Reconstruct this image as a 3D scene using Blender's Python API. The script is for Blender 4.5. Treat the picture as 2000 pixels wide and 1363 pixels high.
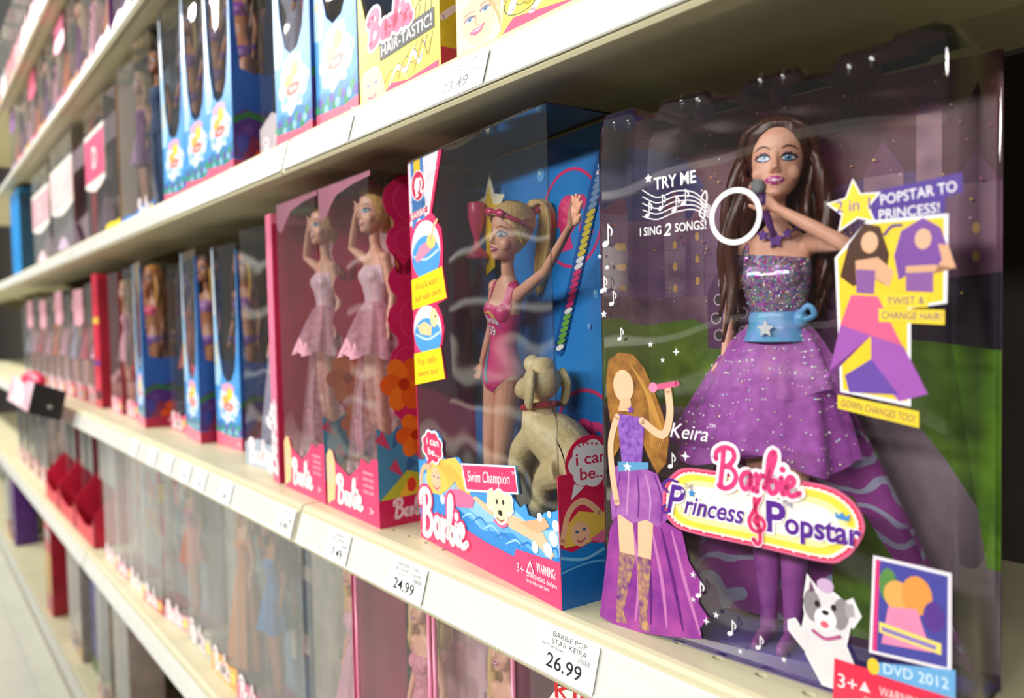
import bpy, bmesh, math, random
from mathutils import Vector, Matrix
from mathutils.geometry import tessellate_polygon
from mathutils.bvhtree import BVHTree

for _o in list(bpy.data.objects):
    bpy.data.objects.remove(_o)
SC = bpy.context.scene
COL = SC.collection
R = math.radians

# ------------------------------------------------------------------ camera
CAM_Z = 1.02
v_far = Vector((-1200 / 1470, 31.5 / 1470, -1)).normalized()      # direction along the aisle, in camera axes
v_up = Vector((-0.022, 1, 0.0375))
v_up = (v_up - v_far * v_up.dot(v_far)).normalized()
v_x = -v_far
v_y = v_up.cross(v_x)
cam_d = bpy.data.cameras.new('camera')
cam = bpy.data.objects.new('camera', cam_d)
COL.objects.link(cam)
M3 = Matrix((v_x, v_y, v_up))
cam.matrix_world = Matrix.Translation((0, 0, CAM_Z)) @ M3.to_4x4()
cam_d.sensor_width = 36
cam_d.lens = 1470 / 2000 * 36
cam_d.clip_start = 0.02
cam_d.dof.use_dof = True
cam_d.dof.focus_distance = 0.50
cam_d.dof.aperture_fstop = 5.2
SC.camera = cam

# ------------------------------------------------------------------ light of the shop
W = bpy.data.worlds.new('world'); SC.world = W
W.use_nodes = True
W.node_tree.nodes['Background'].inputs[0].default_value = (1.0, 0.985, 0.93, 1)
W.node_tree.nodes['Background'].inputs[1].default_value = 0.12
def area(name, loc, sx, sy, power, rot=(0, 0, 0), col=(1, 0.985, 0.95)):
    d = bpy.data.lights.new(name, 'AREA'); d.shape = 'RECTANGLE'; d.size = sx; d.size_y = sy
    d.energy = power; d.color = col
    o = bpy.data.objects.new(name, d); COL.objects.link(o)
    o.location = loc; o.rotation_euler = rot
    return o
for x_, p_ in ((1.4, 6), (-.3, 8), (-2.0, 28), (-3.7, 60), (-5.4, 75)):
    area('aisle_tube_light', (x_, -0.75, 3.0), 1.25, 0.25, p_)
for i in range(4):
    area('front_fill_light', (1.8 - 2.1 * i, -4.0, 2.9), 1.6, 0.35, 96, (R(62), 0, 0))  # added fill row beyond the aisle, tilted to brighten the box fronts
SC.view_settings.view_transform = 'Standard'
SC.view_settings.look = 'None'
SC.view_settings.exposure = 0.0
SC.view_settings.gamma = 1.0
SC.view_settings.use_curve_mapping = False
SC.cycles.transparent_max_bounces = 48
SC.cycles.max_bounces = 10
SC.cycles.caustics_reflective = False
SC.cycles.caustics_refractive = False

# ------------------------------------------------------------------ materials
_mats = {}
def lin(h):
    if isinstance(h, str):
        h = h.lstrip('#'); c = [int(h[i:i + 2], 16) / 255 for i in (0, 2, 4)]
    else:
        c = list(h)
    return tuple(x / 12.92 if x <= .04045 else ((x + .055) / 1.055) ** 2.4 for x in c)
def mat(col, rough=.45, metal=0., var=.08, scale=60, coat=0., bump=0., bscale=400, sheen=0., streak=None, col2=None):
    key = (col, rough, metal, var, scale, coat, bump, bscale, sheen, streak, col2)
    if key in _mats: return _mats[key]
    m = bpy.data.materials.new('mat_%s' % str(col).strip('#')); m.use_nodes = True
    nt = m.node_tree; b = nt.nodes['Principled BSDF']
    c = lin(col)
    tc = nt.nodes.new('ShaderNodeTexCoord')
    mp = nt.nodes.new('ShaderNodeMapping'); nt.links.new(tc.outputs['Object'], mp.inputs[0])
    if streak: mp.inputs['Scale'].default_value = streak
    n = nt.nodes.new('ShaderNodeTexNoise'); n.inputs['Scale'].default_value = scale; n.inputs['Detail'].default_value = 3
    nt.links.new(mp.outputs[0], n.inputs['Vector'])
    r = nt.nodes.new('ShaderNodeValToRGB')
    r.color_ramp.elements[0].position = .3; r.color_ramp.elements[1].position = .7
    if col2:
        d = lin(col2)
        r.color_ramp.elements[0].color = (*c, 1); r.color_ramp.elements[1].color = (*d, 1)
    else:
        r.color_ramp.elements[0].color = (*[max(0, x * (1 - var)) for x in c], 1)
        r.color_ramp.elements[1].color = (*[min(1, x * (1 + var) + .004 * var) for x in c], 1)
    nt.links.new(n.outputs['Fac'], r.inputs[0]); nt.links.new(r.outputs[0], b.inputs['Base Color'])
    b.inputs['Roughness'].default_value = rough; b.inputs['Metallic'].default_value = metal
    if coat: b.inputs['Coat Weight'].default_value = coat; b.inputs['Coat Roughness'].default_value = .08
    if sheen: b.inputs['Sheen Weight'].default_value = sheen
    if bump:
        bp = nt.nodes.new('ShaderNodeBump'); bp.inputs['Strength'].default_value = bump; bp.inputs['Distance'].default_value = .001
        n2 = nt.nodes.new('ShaderNodeTexNoise'); n2.inputs['Scale'].default_value = bscale
        nt.links.new(mp.outputs[0], n2.inputs['Vector'])
        nt.links.new(n2.outputs['Fac'], bp.inputs['Height']); nt.links.new(bp.outputs[0], b.inputs['Normal'])
    _mats[key] = m
    return m
def ink(col): return mat(col, rough=.3, var=.04, scale=90)
def card(col): return mat(col, rough=.32, var=.1, scale=25)
def clear(wave=.25, wscale=14, tint=.97, haze=0., gain=1.0, rough=.03):
    key = ('clear', wave, wscale, tint, haze, gain, rough)
    if key in _mats: return _mats[key]
    m = bpy.data.materials.new('clear_plastic'); m.use_nodes = True
    nt = m.node_tree; nt.nodes.clear()
    out = nt.nodes.new('ShaderNodeOutputMaterial')
    tr = nt.nodes.new('ShaderNodeBsdfTransparent'); tr.inputs[0].default_value = (tint, tint, tint, 1)
    gl = nt.nodes.new('ShaderNodeBsdfGlossy'); gl.inputs['Roughness'].default_value = rough
    fr = nt.nodes.new('ShaderNodeFresnel'); fr.inputs[0].default_value = 1.5
    mul = nt.nodes.new('ShaderNodeMath'); mul.operation = 'MULTIPLY'; mul.inputs[1].default_value = 1.7 * gain; mul.use_clamp = True
    mx = nt.nodes.new('ShaderNodeMixShader')
    tc = nt.nodes.new('ShaderNodeTexCoord')
    n = nt.nodes.new('ShaderNodeTexNoise'); n.inputs['Scale'].default_value = wscale; n.inputs['Detail'].default_value = 1.0
    bp = nt.nodes.new('ShaderNodeBump'); bp.inputs['Strength'].default_value = wave; bp.inputs['Distance'].default_value = .012
    nt.links.new(tc.outputs['Object'], n.inputs['Vector']); nt.links.new(n.outputs['Fac'], bp.inputs['Height'])
    nt.links.new(bp.outputs[0], gl.inputs['Normal']); nt.links.new(bp.outputs[0], fr.inputs['Normal'])
    nt.links.new(fr.outputs[0], mul.inputs[0]); nt.links.new(mul.outputs[0], mx.inputs[0])
    nt.links.new(tr.outputs[0], mx.inputs[1]); nt.links.new(gl.outputs[0], mx.inputs[2])
    last = mx
    if haze:
        df = nt.nodes.new('ShaderNodeBsdfDiffuse'); df.inputs[0].default_value = (.86, .87, .83, 1)  # even white mixed in, standing for the bright aisle reflected in the plastic
        m2 = nt.nodes.new('ShaderNodeMixShader'); m2.inputs[0].default_value = haze
        nt.links.new(mx.outputs[0], m2.inputs[1]); nt.links.new(df.outputs[0], m2.inputs[2]); last = m2
    nt.links.new(last.outputs[0], out.inputs[0])
    _mats[key] = m
    return m
def tulle(col, alpha=.5, rough=.5):
    key = ('tulle', col, alpha)
    if key in _mats: return _mats[key]
    m = bpy.data.materials.new('tulle'); m.use_nodes = True
    nt = m.node_tree; b = nt.nodes['Principled BSDF']
    b.inputs['Base Color'].default_value = (*lin(col), 1); b.inputs['Roughness'].default_value = rough
    n = nt.nodes.new('ShaderNodeTexNoise'); n.inputs['Scale'].default_value = 160; n.inputs['Detail'].default_value = 4
    tc = nt.nodes.new('ShaderNodeTexCoord'); nt.links.new(tc.outputs['Object'], n.inputs['Vector'])
    mr = nt.nodes.new('ShaderNodeMapRange'); mr.inputs[1].default_value = .3; mr.inputs[2].default_value = .7
    mr.inputs[3].default_value = max(0, alpha - .2); mr.inputs[4].default_value = min(1, alpha + .2)
    nt.links.new(n.outputs['Fac'], mr.inputs[0]); nt.links.new(mr.outputs[0], b.inputs['Alpha'])
    b.inputs['Sheen Weight'].default_value = .4
    _mats[key] = m
    return m
def glitter(col, col2):
    key = ('glitter', col, col2)
    if key in _mats: return _mats[key]
    m = bpy.data.materials.new('glitter_cloth'); m.use_nodes = True
    nt = m.node_tree; b = nt.nodes['Principled BSDF']
    tc = nt.nodes.new('ShaderNodeTexCoord')
    v = nt.nodes.new('ShaderNodeTexVoronoi'); v.inputs['Scale'].default_value = 750
    nt.links.new(tc.outputs['Object'], v.inputs['Vector'])
    hs = nt.nodes.new('ShaderNodeMix'); hs.data_type = 'RGBA'; hs.inputs[0].default_value = .45
    r = nt.nodes.new('ShaderNodeValToRGB'); cr = r.color_ramp
    cr.elements[0].color = (*lin(col), 1); cr.elements[1].color = (*lin(col2), 1)
    sp = nt.nodes.new('ShaderNodeSeparateColor'); nt.links.new(v.outputs['Color'], sp.inputs[0])
    nt.links.new(sp.outputs[0], r.inputs[0])
    nt.links.new(r.outputs[0], hs.inputs[6]); nt.links.new(v.outputs['Color'], hs.inputs[7])
    nt.links.new(hs.outputs[2], b.inputs['Base Color'])
    b.inputs['Metallic'].default_value = .55; b.inputs['Roughness'].default_value = .25
    nm = nt.nodes.new('ShaderNodeBump'); nm.inputs['Strength'].default_value = 1.0; nm.inputs['Distance'].default_value = .0006
    nt.links.new(sp.outputs[1], nm.inputs['Height']); nt.links.new(nm.outputs[0], b.inputs['Normal'])
    _mats[key] = m
    return m
CREAM = mat('#cdc6a4', rough=.42, var=.03, scale=8)
WHITE_RAIL = mat('#d9d9d1', rough=.3, var=.02, scale=12, coat=.3)
DARK = mat('#0d0b09', rough=.8)
CLEAR = clear(.3, 12, .97, 0., 1.25); SWIMW = clear(.4, 10, .97, .01, 1.45); CLEARB = clear(.55, 9, .96, 0., 1.25); CLEARF = clear(.3, 10, .96, .02, 1.1)
FARW = clear(.3, 10, .97, .06, .65)
GREY_CLEAR = clear(.35, 8, .95, .10, .85)
SKIN = mat('#ecb095', rough=.42, var=.03); SKIN_TAN = mat('#b9774c', rough=.42, var=.03); SKIN_L = mat('#eab898', rough=.42, var=.03)
def hairmat(a, b): return mat(a, rough=.32, col2=b, scale=900, streak=(1, 1, .03), bump=.5, bscale=1200)
BROWN = hairmat('#2a130c', '#6b3420'); BLOND = hairmat('#c8964a', '#f3dc9e'); DBROWN = hairmat('#2a110b', '#5c2a1a'); STRAW = hairmat('#b8742e', '#f0d38a')

# ------------------------------------------------------------------ object helpers
def tag(o, label, cat, group=None):
    o['label'] = label; o['category'] = cat
    if group: o['group'] = group
    return o
def thing(name, label, cat, loc, rz=0, group=None, tilt=(0, 0)):
    o = bpy.data.objects.new(name, None); COL.objects.link(o)
    o.empty_display_size = .02
    o.location = loc; o.rotation_euler = (tilt[0], tilt[1], rz)
    return tag(o, label, cat, group)
def link(name, me, parent=None, mats=None, loc=None, rot=None, scale=None, kind=None, label=None):
    o = bpy.data.objects.new(name, me); COL.objects.link(o)
    if parent is not None: o.parent = parent
    if loc is not None: o.location = loc
    if rot is not None: o.rotation_euler = rot
    if scale is not None: o.scale = scale
    if mats:
        for i, mm in enumerate(mats):
            o.material_slots[i].link = 'OBJECT'; o.material_slots[i].material = mm
    if kind: o['kind'] = kind
    if label: o['label'] = label
    return o
SHEAR = [0.0]                       # sideways lean of a carton, in mm per mm of height
class MB:
    """collects faces in millimetres; build() links ONE mesh object in metres"""
    def __init__(s): s.v = []; s.f = []; s.mi = []; s.mats = []; s.lay = 0
    def m(s, mt):
        if mt not in s.mats: s.mats.append(mt)
        return s.mats.index(mt)
    def add(s, vs, fs, mt):
        k = len(s.v); i = s.m(mt)
        s.v += [tuple(p) for p in vs]
        for q in fs: s.f.append(tuple(k + a for a in q)); s.mi.append(i)
        return s
    def box(s, x0, x1, y0, y1, z0, z1, mt):
        v = [(x, y, z) for z in (z0, z1) for y in (y0, y1) for x in (x0, x1)]
        return s.add(v, [(0, 2, 3, 1), (4, 5, 7, 6), (0, 1, 5, 4), (2, 6, 7, 3), (0, 4, 6, 2), (1, 3, 7, 5)], mt)
    def quad(s, a, b, c, d, mt): return s.add([a, b, c, d], [(0, 1, 2, 3)], mt)
    def loft(s, secs, mt, caps=True, closed=True):
        n = len(secs[0]); vs = [p for q in secs for p in q]; fs = []
        for i in range(len(secs) - 1):
            for j in range(n if closed else n - 1):
                k = (j + 1) % n
                fs.append((i * n + j, i * n + k, (i + 1) * n + k, (i + 1) * n + j))
        if caps and closed:
            fs.append(tuple(range(n - 1, -1, -1))); b = (len(secs) - 1) * n; fs.append(tuple(range(b, b + n)))
        return s.add(vs, fs, mt)
    def tube(s, path, rad, mt, n=8, flat=1.0, spl=0):
        P = [Vector(p) for p in path]
        if not hasattr(rad, '__len__'): rad = [rad] * len(P)
        if spl:
            P, rad = spline(P, spl, list(rad))
        secs = []; prev = None
        for i, p in enumerate(P):
            t = (P[min(i + 1, len(P) - 1)] - P[max(i - 1, 0)]).normalized()
            if prev is None:
                a = t.cross(Vector((0, 1, 0)) if abs(t.y) < .9 else Vector((1, 0, 0))).normalized()
            else:
                a = (prev - t * prev.dot(t)).normalized()
            prev = a; b = t.cross(a)
            secs.append([p + (a * math.cos(2 * math.pi * k / n) + b * math.sin(2 * math.pi * k / n) * flat) * rad[i] for k in range(n)])
        return s.loft(secs, mt)
    def lathe(s, prof, mt, c=(0, 0), n=16):
        return s.loft([[(c[0] + r * math.cos(2 * math.pi * k / n), c[1] + r * math.sin(2 * math.pi * k / n), z) for k in range(n)] for r, z in prof], mt)
    def ball(s, c, rx, ry, rz, mt, n=12, m=8):
        secs = []
        for i in range(m + 1):
            t = -math.pi / 2 + math.pi * i / m; q = max(math.cos(t), .02)
            secs.append([(c[0] + rx * q * math.cos(2 * math.pi * k / n), c[1] + ry * q * math.sin(2 * math.pi * k / n), c[2] + rz * math.sin(t)) for k in range(n)])
        return s.loft(secs, mt)
    def prism(s, pts, t, mt, fr):
        """polygon pts (u,v) extruded by t behind the face frame fr=(origin,U,V,N)"""
        o, U, V, N = fr
        tri = tessellate_polygon([[Vector((p[0], p[1], 0)) for p in pts]])
        A = [o + U * p[0] + V * p[1] for p in pts]; B = [a - N * t for a in A]
        n = len(pts)
        fs = [tuple(q) for q in tri] + [tuple(x + n for x in q) for q in tri] + [(i, (i + 1) % n, n + (i + 1) % n, n + i) for i in range(n)]
        return s.add(A + B, fs, mt)
    def mesh(s, name, smooth=False):
        me = bpy.data.meshes.new(name)
        sh = SHEAR[0]
        me.from_pydata([(((p[0] + sh * p[2])) * .001, p[1] * .001, p[2] * .001) for p in s.v], [], s.f)
        for mt in s.mats: me.materials.append(mt)
        me.polygons.foreach_set('material_index', s.mi)
        if smooth: me.polygons.foreach_set('use_smooth', [True] * len(me.polygons))
        me.update()
        return me
    def build(s, name, parent=None, smooth=False, **k): return link(name, s.mesh(name, smooth), parent, **k)
def spline(P, k, rad=None):
    out = []; ro = []
    n = len(P)
    for i in range(n - 1):
        a, b, c, d = P[max(i - 1, 0)], P[i], P[i + 1], P[min(i + 2, n - 1)]
        for j in range(k):
            t = j / k
            out.append(.5 * ((2 * b) + (c - a) * t + (2 * a - 5 * b + 4 * c - d) * t * t + (3 * b - a - 3 * c + d) * t ** 3))
            if rad: ro.append(rad[i] * (1 - t) + rad[i + 1] * t)
    out.append(P[-1])
    if rad: ro.append(rad[-1])
    return (out, ro) if rad else out
FRONT = lambda y=0., x=0., z=0.: (Vector((x, y, z)), Vector((1, 0, 0)), Vector((0, 0, 1)), Vector((0, -1, 0)))
RIGHT = lambda x, y=0., z=0.: (Vector((x, y, z)), Vector((0, 1, 0)), Vector((0, 0, 1)), Vector((1, 0, 0)))
_txt = {}
def text_mesh(body, bold=0., shear=0.):
    key = (body, bold, shear)
    if key not in _txt:
        cu = bpy.data.curves.new('t', 'FONT'); cu.body = body; cu.size = 1; cu.offset = bold; cu.shear = shear; cu.resolution_u = 3
        ob = bpy.data.objects.new('t', cu)
        me = bpy.data.meshes.new_from_object(ob)
        v = [(p.co.x, p.co.y) for p in me.vertices]; f = [tuple(p.vertices) for p in me.polygons]
        bpy.data.objects.remove(ob); bpy.data.meshes.remove(me); bpy.data.curves.remove(cu)
        xs = [p[0] for p in v] or [0, 1]
        _txt[key] = (v, f, min(xs), max(xs))
    return _txt[key]
BARBIE = [[(.2, 2.1), (.25, 2.6), (.8, 2.95), (1.45, 2.85), (1.6, 2.3), (1.2, 1.75), (.75, 1.6)],
          [(.75, 1.6), (1.35, 1.55), (1.7, 1.0), (1.4, .35), (.8, .05), (.35, .2)],
          [(.8, 2.75), (.7, 1.8), (.55, .9), (.45, .1)],
          [(2.8, 1.25), (2.35, 1.3), (2.05, .75), (2.25, .2), (2.6, .4), (2.85, 1.25), (2.8, .5), (2.95, .15), (3.15, .4)],
          [(3.2, 1.3), (3.25, .7), (3.2, .1)], [(3.22, .6), (3.5, 1.2), (3.8, 1.2)],
          [(3.75, .4), (4.2, 1.4), (4.6, 2.5), (4.5, 2.95), (4.2, 2.5), (4.05, 1.4), (4.05, .5), (4.3, .1), (4.65, .4), (4.6, .95), (4.25, .95)],
          [(5.0, 1.25), (4.95, .5), (5.1, .15), (5.3, .4)],
          [(5.3, .6), (5.7, .8), (5.85, 1.15), (5.6, 1.35), (5.35, 1.0), (5.35, .4), (5.65, .08), (6.2, .35)]]
class Print(MB):
    """flat print: coloured shapes lying on one face, each a hair above the one before"""
    def __init__(s, fr, lift=.15, step=.03): super().__init__(); s.fr = fr; s.z = lift; s.step = step
    def pt(s, u, v): o, U, V, N = s.fr; return o + U * u + V * v + N * s.z
    def poly(s, pts, col):
        s.z += s.step
        tri = tessellate_polygon([[Vector((p[0], p[1], 0)) for p in pts]])
        return s.add([s.pt(*p) for p in pts], [tuple(q) for q in tri], col if not isinstance(col, str) else ink(col))
    def ell(s, cx, cy, rx, ry, col, n=22, rot=0):
        c, q = math.cos(rot), math.sin(rot)
        return s.poly([(cx + rx * math.cos(t) * c - ry * math.sin(t) * q, cy + rx * math.cos(t) * q + ry * math.sin(t) * c) for t in [2 * math.pi * i / n for i in range(n)]], col)
    def ring(s, cx, cy, r0, r1, col, n=40, sy=1):
        s.z += s.step
        vs = []; fs = []
        for i in range(n):
            t = 2 * math.pi * i / n
            vs += [s.pt(cx + r0 * math.cos(t), cy + sy * r0 * math.sin(t)), s.pt(cx + r1 * math.cos(t), cy + sy * r1 * math.sin(t))]
            j = (i + 1) % n; fs.append((2 * i, 2 * i + 1, 2 * j + 1, 2 * j))
        return s.add(vs, fs, ink(col))
    def stroke(s, pts, w, col, k=5, taper=False):
        s.z += s.step
        P = spline([Vector(p).to_2d() for p in pts], k) if k else [Vector(p).to_2d() for p in pts]
        vs = []; n = len(P)
        for i, p in enumerate(P):
            t = (P[min(i + 1, n - 1)] - P[max(i - 1, 0)])
            t = t.normalized() if t.length else Vector((1, 0))
            ww = w * (.25 + .75 * math.sin(math.pi * (i + .5) / n)) if taper else w
            q = Vector((-t.y, t.x)) * ww * .5
            vs += [s.pt(*(p + q)), s.pt(*(p - q))]
        mt = col if not isinstance(col, str) else ink(col)
        s.add(vs, [(2 * i, 2 * i + 1, 2 * i + 3, 2 * i + 2) for i in range(n - 1)], mt)
        if not taper:
            for e in (P[0], P[-1]):
                vs = [s.pt(e.x + w * .5 * math.cos(a), e.y + w * .5 * math.sin(a)) for a in [math.pi * i / 4 for i in range(8)]]
                s.add(vs, [tuple(range(8))], mt)
        return s
    def text(s, body, u, v, h, col, w=None, rot=0., shear=0., bold=0., align='l'):
        s.z += s.step
        V, F, a, b = text_mesh(body, bold, shear)
        sy = h / .72; sx = sy if w is None else w / max(b - a, .01)
        wid = (b - a) * sx; off = {'l': 0, 'c': -wid / 2, 'r': -wid}[align]
        c, q = math.cos(rot), math.sin(rot)
        out = []
        for x, y in V:
            X = (x - a) * sx + off; Y = y * sy
            out.append(s.pt(u + X * c - Y * q, v + X * q + Y * c))
        return s.add(out, F, ink(col))
    def star(s, cx, cy, r, col, n=5, inner=.45, rot=math.pi / 2):
        return s.poly([(cx + (r if i % 2 == 0 else r * inner) * math.cos(rot + math.pi * i / n), cy + (r if i % 2 == 0 else r * inner) * math.sin(rot + math.pi * i / n)) for i in range(2 * n)], col)
    def note(s, u, v, h, col='#f2eef2'):
        s.ell(u, v, h * .2, h * .15, col, 10, .4); s.stroke([(u + h * .18, v), (u + h * .18, v + h * .95)], h * .07, col, 0)
        return s.stroke([(u + h * .18, v + h * .92), (u + h * .42, v + h * .65), (u + h * .36, v + h * .4)], h * .09, col, 3)
    def logo(s, u, v, w, ang, col, outline=None, k=1.0, ow=.62, iw=.34, sy=1.0):
        sc = w / 6.2; c, q = math.cos(ang), math.sin(ang)
        def T(p): x = p[0] * sc; y = p[1] * sc * sy; return (u + x * c - y * q, v + x * q + y * c)
        for wd, cl in ((ow, outline), (iw, col)):
            if cl is None: continue
            for st in BARBIE: s.stroke([T(p) for p in st], wd * sc, cl, 4)
            x, y = T((5.1, 1.8)); s.ell(x, y, wd * sc * .62, wd * sc * .62, cl, 10)
        return s
def cloud(cx, cy, rx, ry, n=7, amp=.16, k=7, ph=0.):
    """scalloped outline"""
    out = []
    for i in range(n * k):
        t = 2 * math.pi * i / (n * k); b = abs(math.sin(n * t / 2 + ph)) * amp + 1 - amp
        out.append((cx + rx * b * math.cos(t), cy + ry * b * math.sin(t)))
    return out
def remesh(mb, voxel, smooth=4, fac=.5):
    ob = bpy.data.objects.new('tmp', mb.mesh('tmp')); COL.objects.link(ob)
    r = ob.modifiers.new('r', 'REMESH'); r.mode = 'VOXEL'; r.voxel_size = voxel * .001
    if smooth:
        q = ob.modifiers.new('s', 'SMOOTH'); q.factor = fac; q.iterations = smooth
    dg = bpy.context.evaluated_depsgraph_get()
    me = bpy.data.meshes.new_from_object(ob.evaluated_get(dg))
    bpy.data.objects.remove(ob)
    me.polygons.foreach_set('use_smooth', [True] * len(me.polygons))
    return me
# ------------------------------------------------------------------ the aisle: floor, back panel, far side
Z_M, Z_U, Z_T, Z_TT, Z_L, Z_B = .8323, 1.2112, 1.557, 1.84, .507, .135
YF = .32
def struct(name, mb, smooth=False):
    o = mb.build(name, None, smooth); o['kind'] = 'structure'; return o
fl = MB(); FT = mat('#d4d4c8', rough=.25, var=.05, scale=3, coat=.3)
for i in range(-30, 6):
    for j in range(-6, 2):
        fl.box(i * 305 + .6, i * 305 + 304.4, j * 305 - 40 + .6, j * 305 + 264.4, -4, 0, FT)
fl.box(-9200, 1900, -1900, 660, -8, -1, mat('#8f8f86', rough=.6))
fo = struct('floor', fl)
bk = MB(); bk.box(-9000, 1700, 640, 652, 0, 2300, mat('#2b221b', rough=.7, var=.2, scale=20))
struct('wall_back', bk)
# far side of the aisle (only met in reflections): a shelf face of pink and white packages, colours darkened as if dim so the white rails streak
def opp_mat():
    m = bpy.data.materials.new('far_side_packages'); m.use_nodes = True
    nt = m.node_tree; b = nt.nodes['Principled BSDF']
    tc = nt.nodes.new('ShaderNodeTexCoord'); mp = nt.nodes.new('ShaderNodeMapping'); mp.inputs['Scale'].default_value = (7, 1, 2.6)
    v = nt.nodes.new('ShaderNodeTexVoronoi'); v.inputs['Scale'].default_value = 1.0
    sp = nt.nodes.new('ShaderNodeSeparateColor'); r = nt.nodes.new('ShaderNodeValToRGB'); r.color_ramp.interpolation = 'CONSTANT'
    e = r.color_ramp.elements; e[0].color = (*lin('#8a3a54'), 1); e[1].position = .2; e[1].color = (*lin('#a09a94'), 1)
    for p, c in ((.4, '#5a1c30'), (.52, '#6a646c'), (.66, '#33343e'), (.78, '#b07080'), (.9, '#16161a')):
        x = e.new(p); x.color = (*lin(c), 1)
    nt.links.new(tc.outputs['Object'], mp.inputs[0]); nt.links.new(mp.outputs[0], v.inputs['Vector'])
    nt.links.new(v.outputs['Color'], sp.inputs[0]); nt.links.new(sp.outputs[0], r.inputs[0]); nt.links.new(r.outputs[0], b.inputs['Base Color'])
    b.inputs['Roughness'].default_value = .4
    return m
OP = MB(); OP.box(-5200, 1900, -1750, -1700, 120, 1440, opp_mat()); struct('wall_opposite', OP)
for i, z in enumerate((120, 460, 790, 1110, 1440)):
    t = MB(); t.box(-5200, 1900, -1700, -1480, z - 34, z, CREAM); t.box(-5200, 1900, -1480, -1476, z - 46, z + 4, mat('#f4f4ee', rough=.4, var=.02))
    struct('trim_%d' % (i + 1), t)

# ------------------------------------------------------------------ shelves
SEC = [(.477, -.742), (-.7425, -1.961), (-1.9615, -3.18), (-3.1805, -4.4), (-4.4005, -5.62)]
def shelf(name, label, z, si, holes=False, base=False):
    xb, xa = SEC[si]; L = (xb - xa) * 1000
    t = thing(name, label, 'shelf', (xa, 0, z), 0, 'metal shelves of the rack')
    prof = [(331, 0), (323, 0), (320, -1.2), (318.4, -3.6), (318, -6), (310.4, -33), (308.6, -37), (310, -39.4), (314, -39), (324, -31), (346, -31), (348, -28), (473, -28), (473, -3), (331, -3)]
    mb = MB(); x0, x1 = 1.2, L - 1.2
    secs = [[(x, p[0], p[1]) for p in prof] for x in (x0, x1)]
    mb.loft(secs, CREAM); mb.build('front_channel', t)
    dk = MB()
    y0 = 331
    if holes:
        ys, ye, pit = 332.5, 350.0, 26.6
        dk.box(x0, x1, 331, ys, -2.5, 0, CREAM)
        n = int(L / pit); off = (-.565 - xa) * 1000 % pit - pit / 2
        xs = [x0] + [off + k * pit for k in range(1, n)]
        dk.quad((x0, ys, 0), (xs[1], ys, 0), (xs[1], ye, 0), (x0, ye, 0), CREAM)
        for k in range(1, n - 1):
            a, b = xs[k], xs[k + 1]; cx, cy = (a + b) / 2, 341.5
            ins = [(cx + 3.6 * math.cos(q), cy + 2.6 * math.sin(q)) for q in [math.pi / 4 + i * math.pi / 4 for i in range(8)]]
            outp = [(b, ye), (cx, ye), (a, ye), (a, cy), (a, ys), (cx, ys), (b, ys), (b, cy)]
            v = [(p[0], p[1], 0) for p in ins] + [(p[0], p[1], 0) for p in outp] + [(p[0], p[1], -2.5) for p in ins]
            dk.add(v, [(i, (i + 1) % 8, 8 + (i + 1) % 8, 8 + i) for i in range(8)] + [(i, 16 + i, 16 + (i + 1) % 8, (i + 1) % 8) for i in range(8)], CREAM)
            dk.add([(p[0], p[1], -2.4) for p in ins], [tuple(range(8))], DARK)
        dk.quad((xs[n - 1], ys, 0), (x1, ys, 0), (x1, ye, 0), (xs[n - 1], ye, 0), CREAM)
        y0 = ye
    dk.box(x0, x1, y0, 636, -2.5, 0, CREAM); dk.build('deck', t)
    rl = MB()
    # price rail: tilted white holder, lower edge forward
    pr = [(317.0, -7), (309.9, -34.2), (307.6, -35.6), (306.9, -34.6), (308.6, -32.8), (315.9, -7.6), (316.4, -6.6)]
    rl.loft([[(x, p[0], p[1]) for p in pr] for x in (4, L - 4)], WHITE_RAIL); rl.build('price_rail', t)
    if base:
        k = MB(); k.box(x0, x1, 330, 336, -z * 1000 + 1, -31, mat('#b9b5a2', rough=.5)); k.build('kick_plate', t)
    else:
        for bx in (8, L - 11):
            k = MB(); k.prism([(476, -3), (634, -3), (634, -70), (560, -52), (476, -30)], 3, mat('#8d8468', rough=.5), RIGHT(bx + 3)); k.build('bracket', t)
    return t
shelf('rack_shelf', 'cream shelf holding the popstar, swimmer and nearest ballerina boxes', Z_M, 0, holes=True)
shelf('rack_shelf', 'cream shelf under the two mermaid boxes with the row of price tags on its rail', Z_M, 1)
shelf('rack_shelf', 'far blurred shelf behind the black-ended pink display box', Z_M, 2)
shelf('rack_shelf', 'farthest blurred shelf at the left edge, level with the display box', Z_M, 3)
shelf('rack_shelf', 'cream shelf holding the yellow and pink hair-styling boxes, rail tagged 23.49', Z_U, 0)
shelf('rack_shelf', 'cream shelf holding the close row of blue mermaid boxes', Z_U, 1)
shelf('rack_shelf', 'far cream shelf holding the pink labelled clothes packs', Z_U, 2)
shelf('rack_shelf', 'farthest shelf at left edge holding the bright blue package', Z_U, 3)
shelf('rack_shelf', 'cream shelf below the price rail tagged 26.99', Z_L, 0)
shelf('rack_shelf', 'cream low shelf holding the hazy clear packages, lower centre left', Z_L, 1)
shelf('rack_shelf', 'cream low shelf carrying the red cut-front trays', Z_L, 2)
shelf('rack_shelf', 'low blurred shelf at far left beyond the red trays', Z_L, 3)
shelf('rack_shelf', 'bottom deck of the rack at lower left, nearest part', Z_B, 1, base=True)
shelf('rack_shelf', 'bottom deck of the rack under the red and yellow box', Z_B, 2, base=True)
shelf('rack_shelf', 'bottom deck of the rack at the far left edge', Z_B, 3, base=True)
shelf('rack_shelf', 'high shelf above the denim doll, seen mostly from below', Z_T, 1)
shelf('rack_shelf', 'high shelf holding the purple and orange packages, upper left', Z_T, 2)
shelf('rack_shelf', 'high far shelf above the bright blue package', Z_T, 3)
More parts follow.
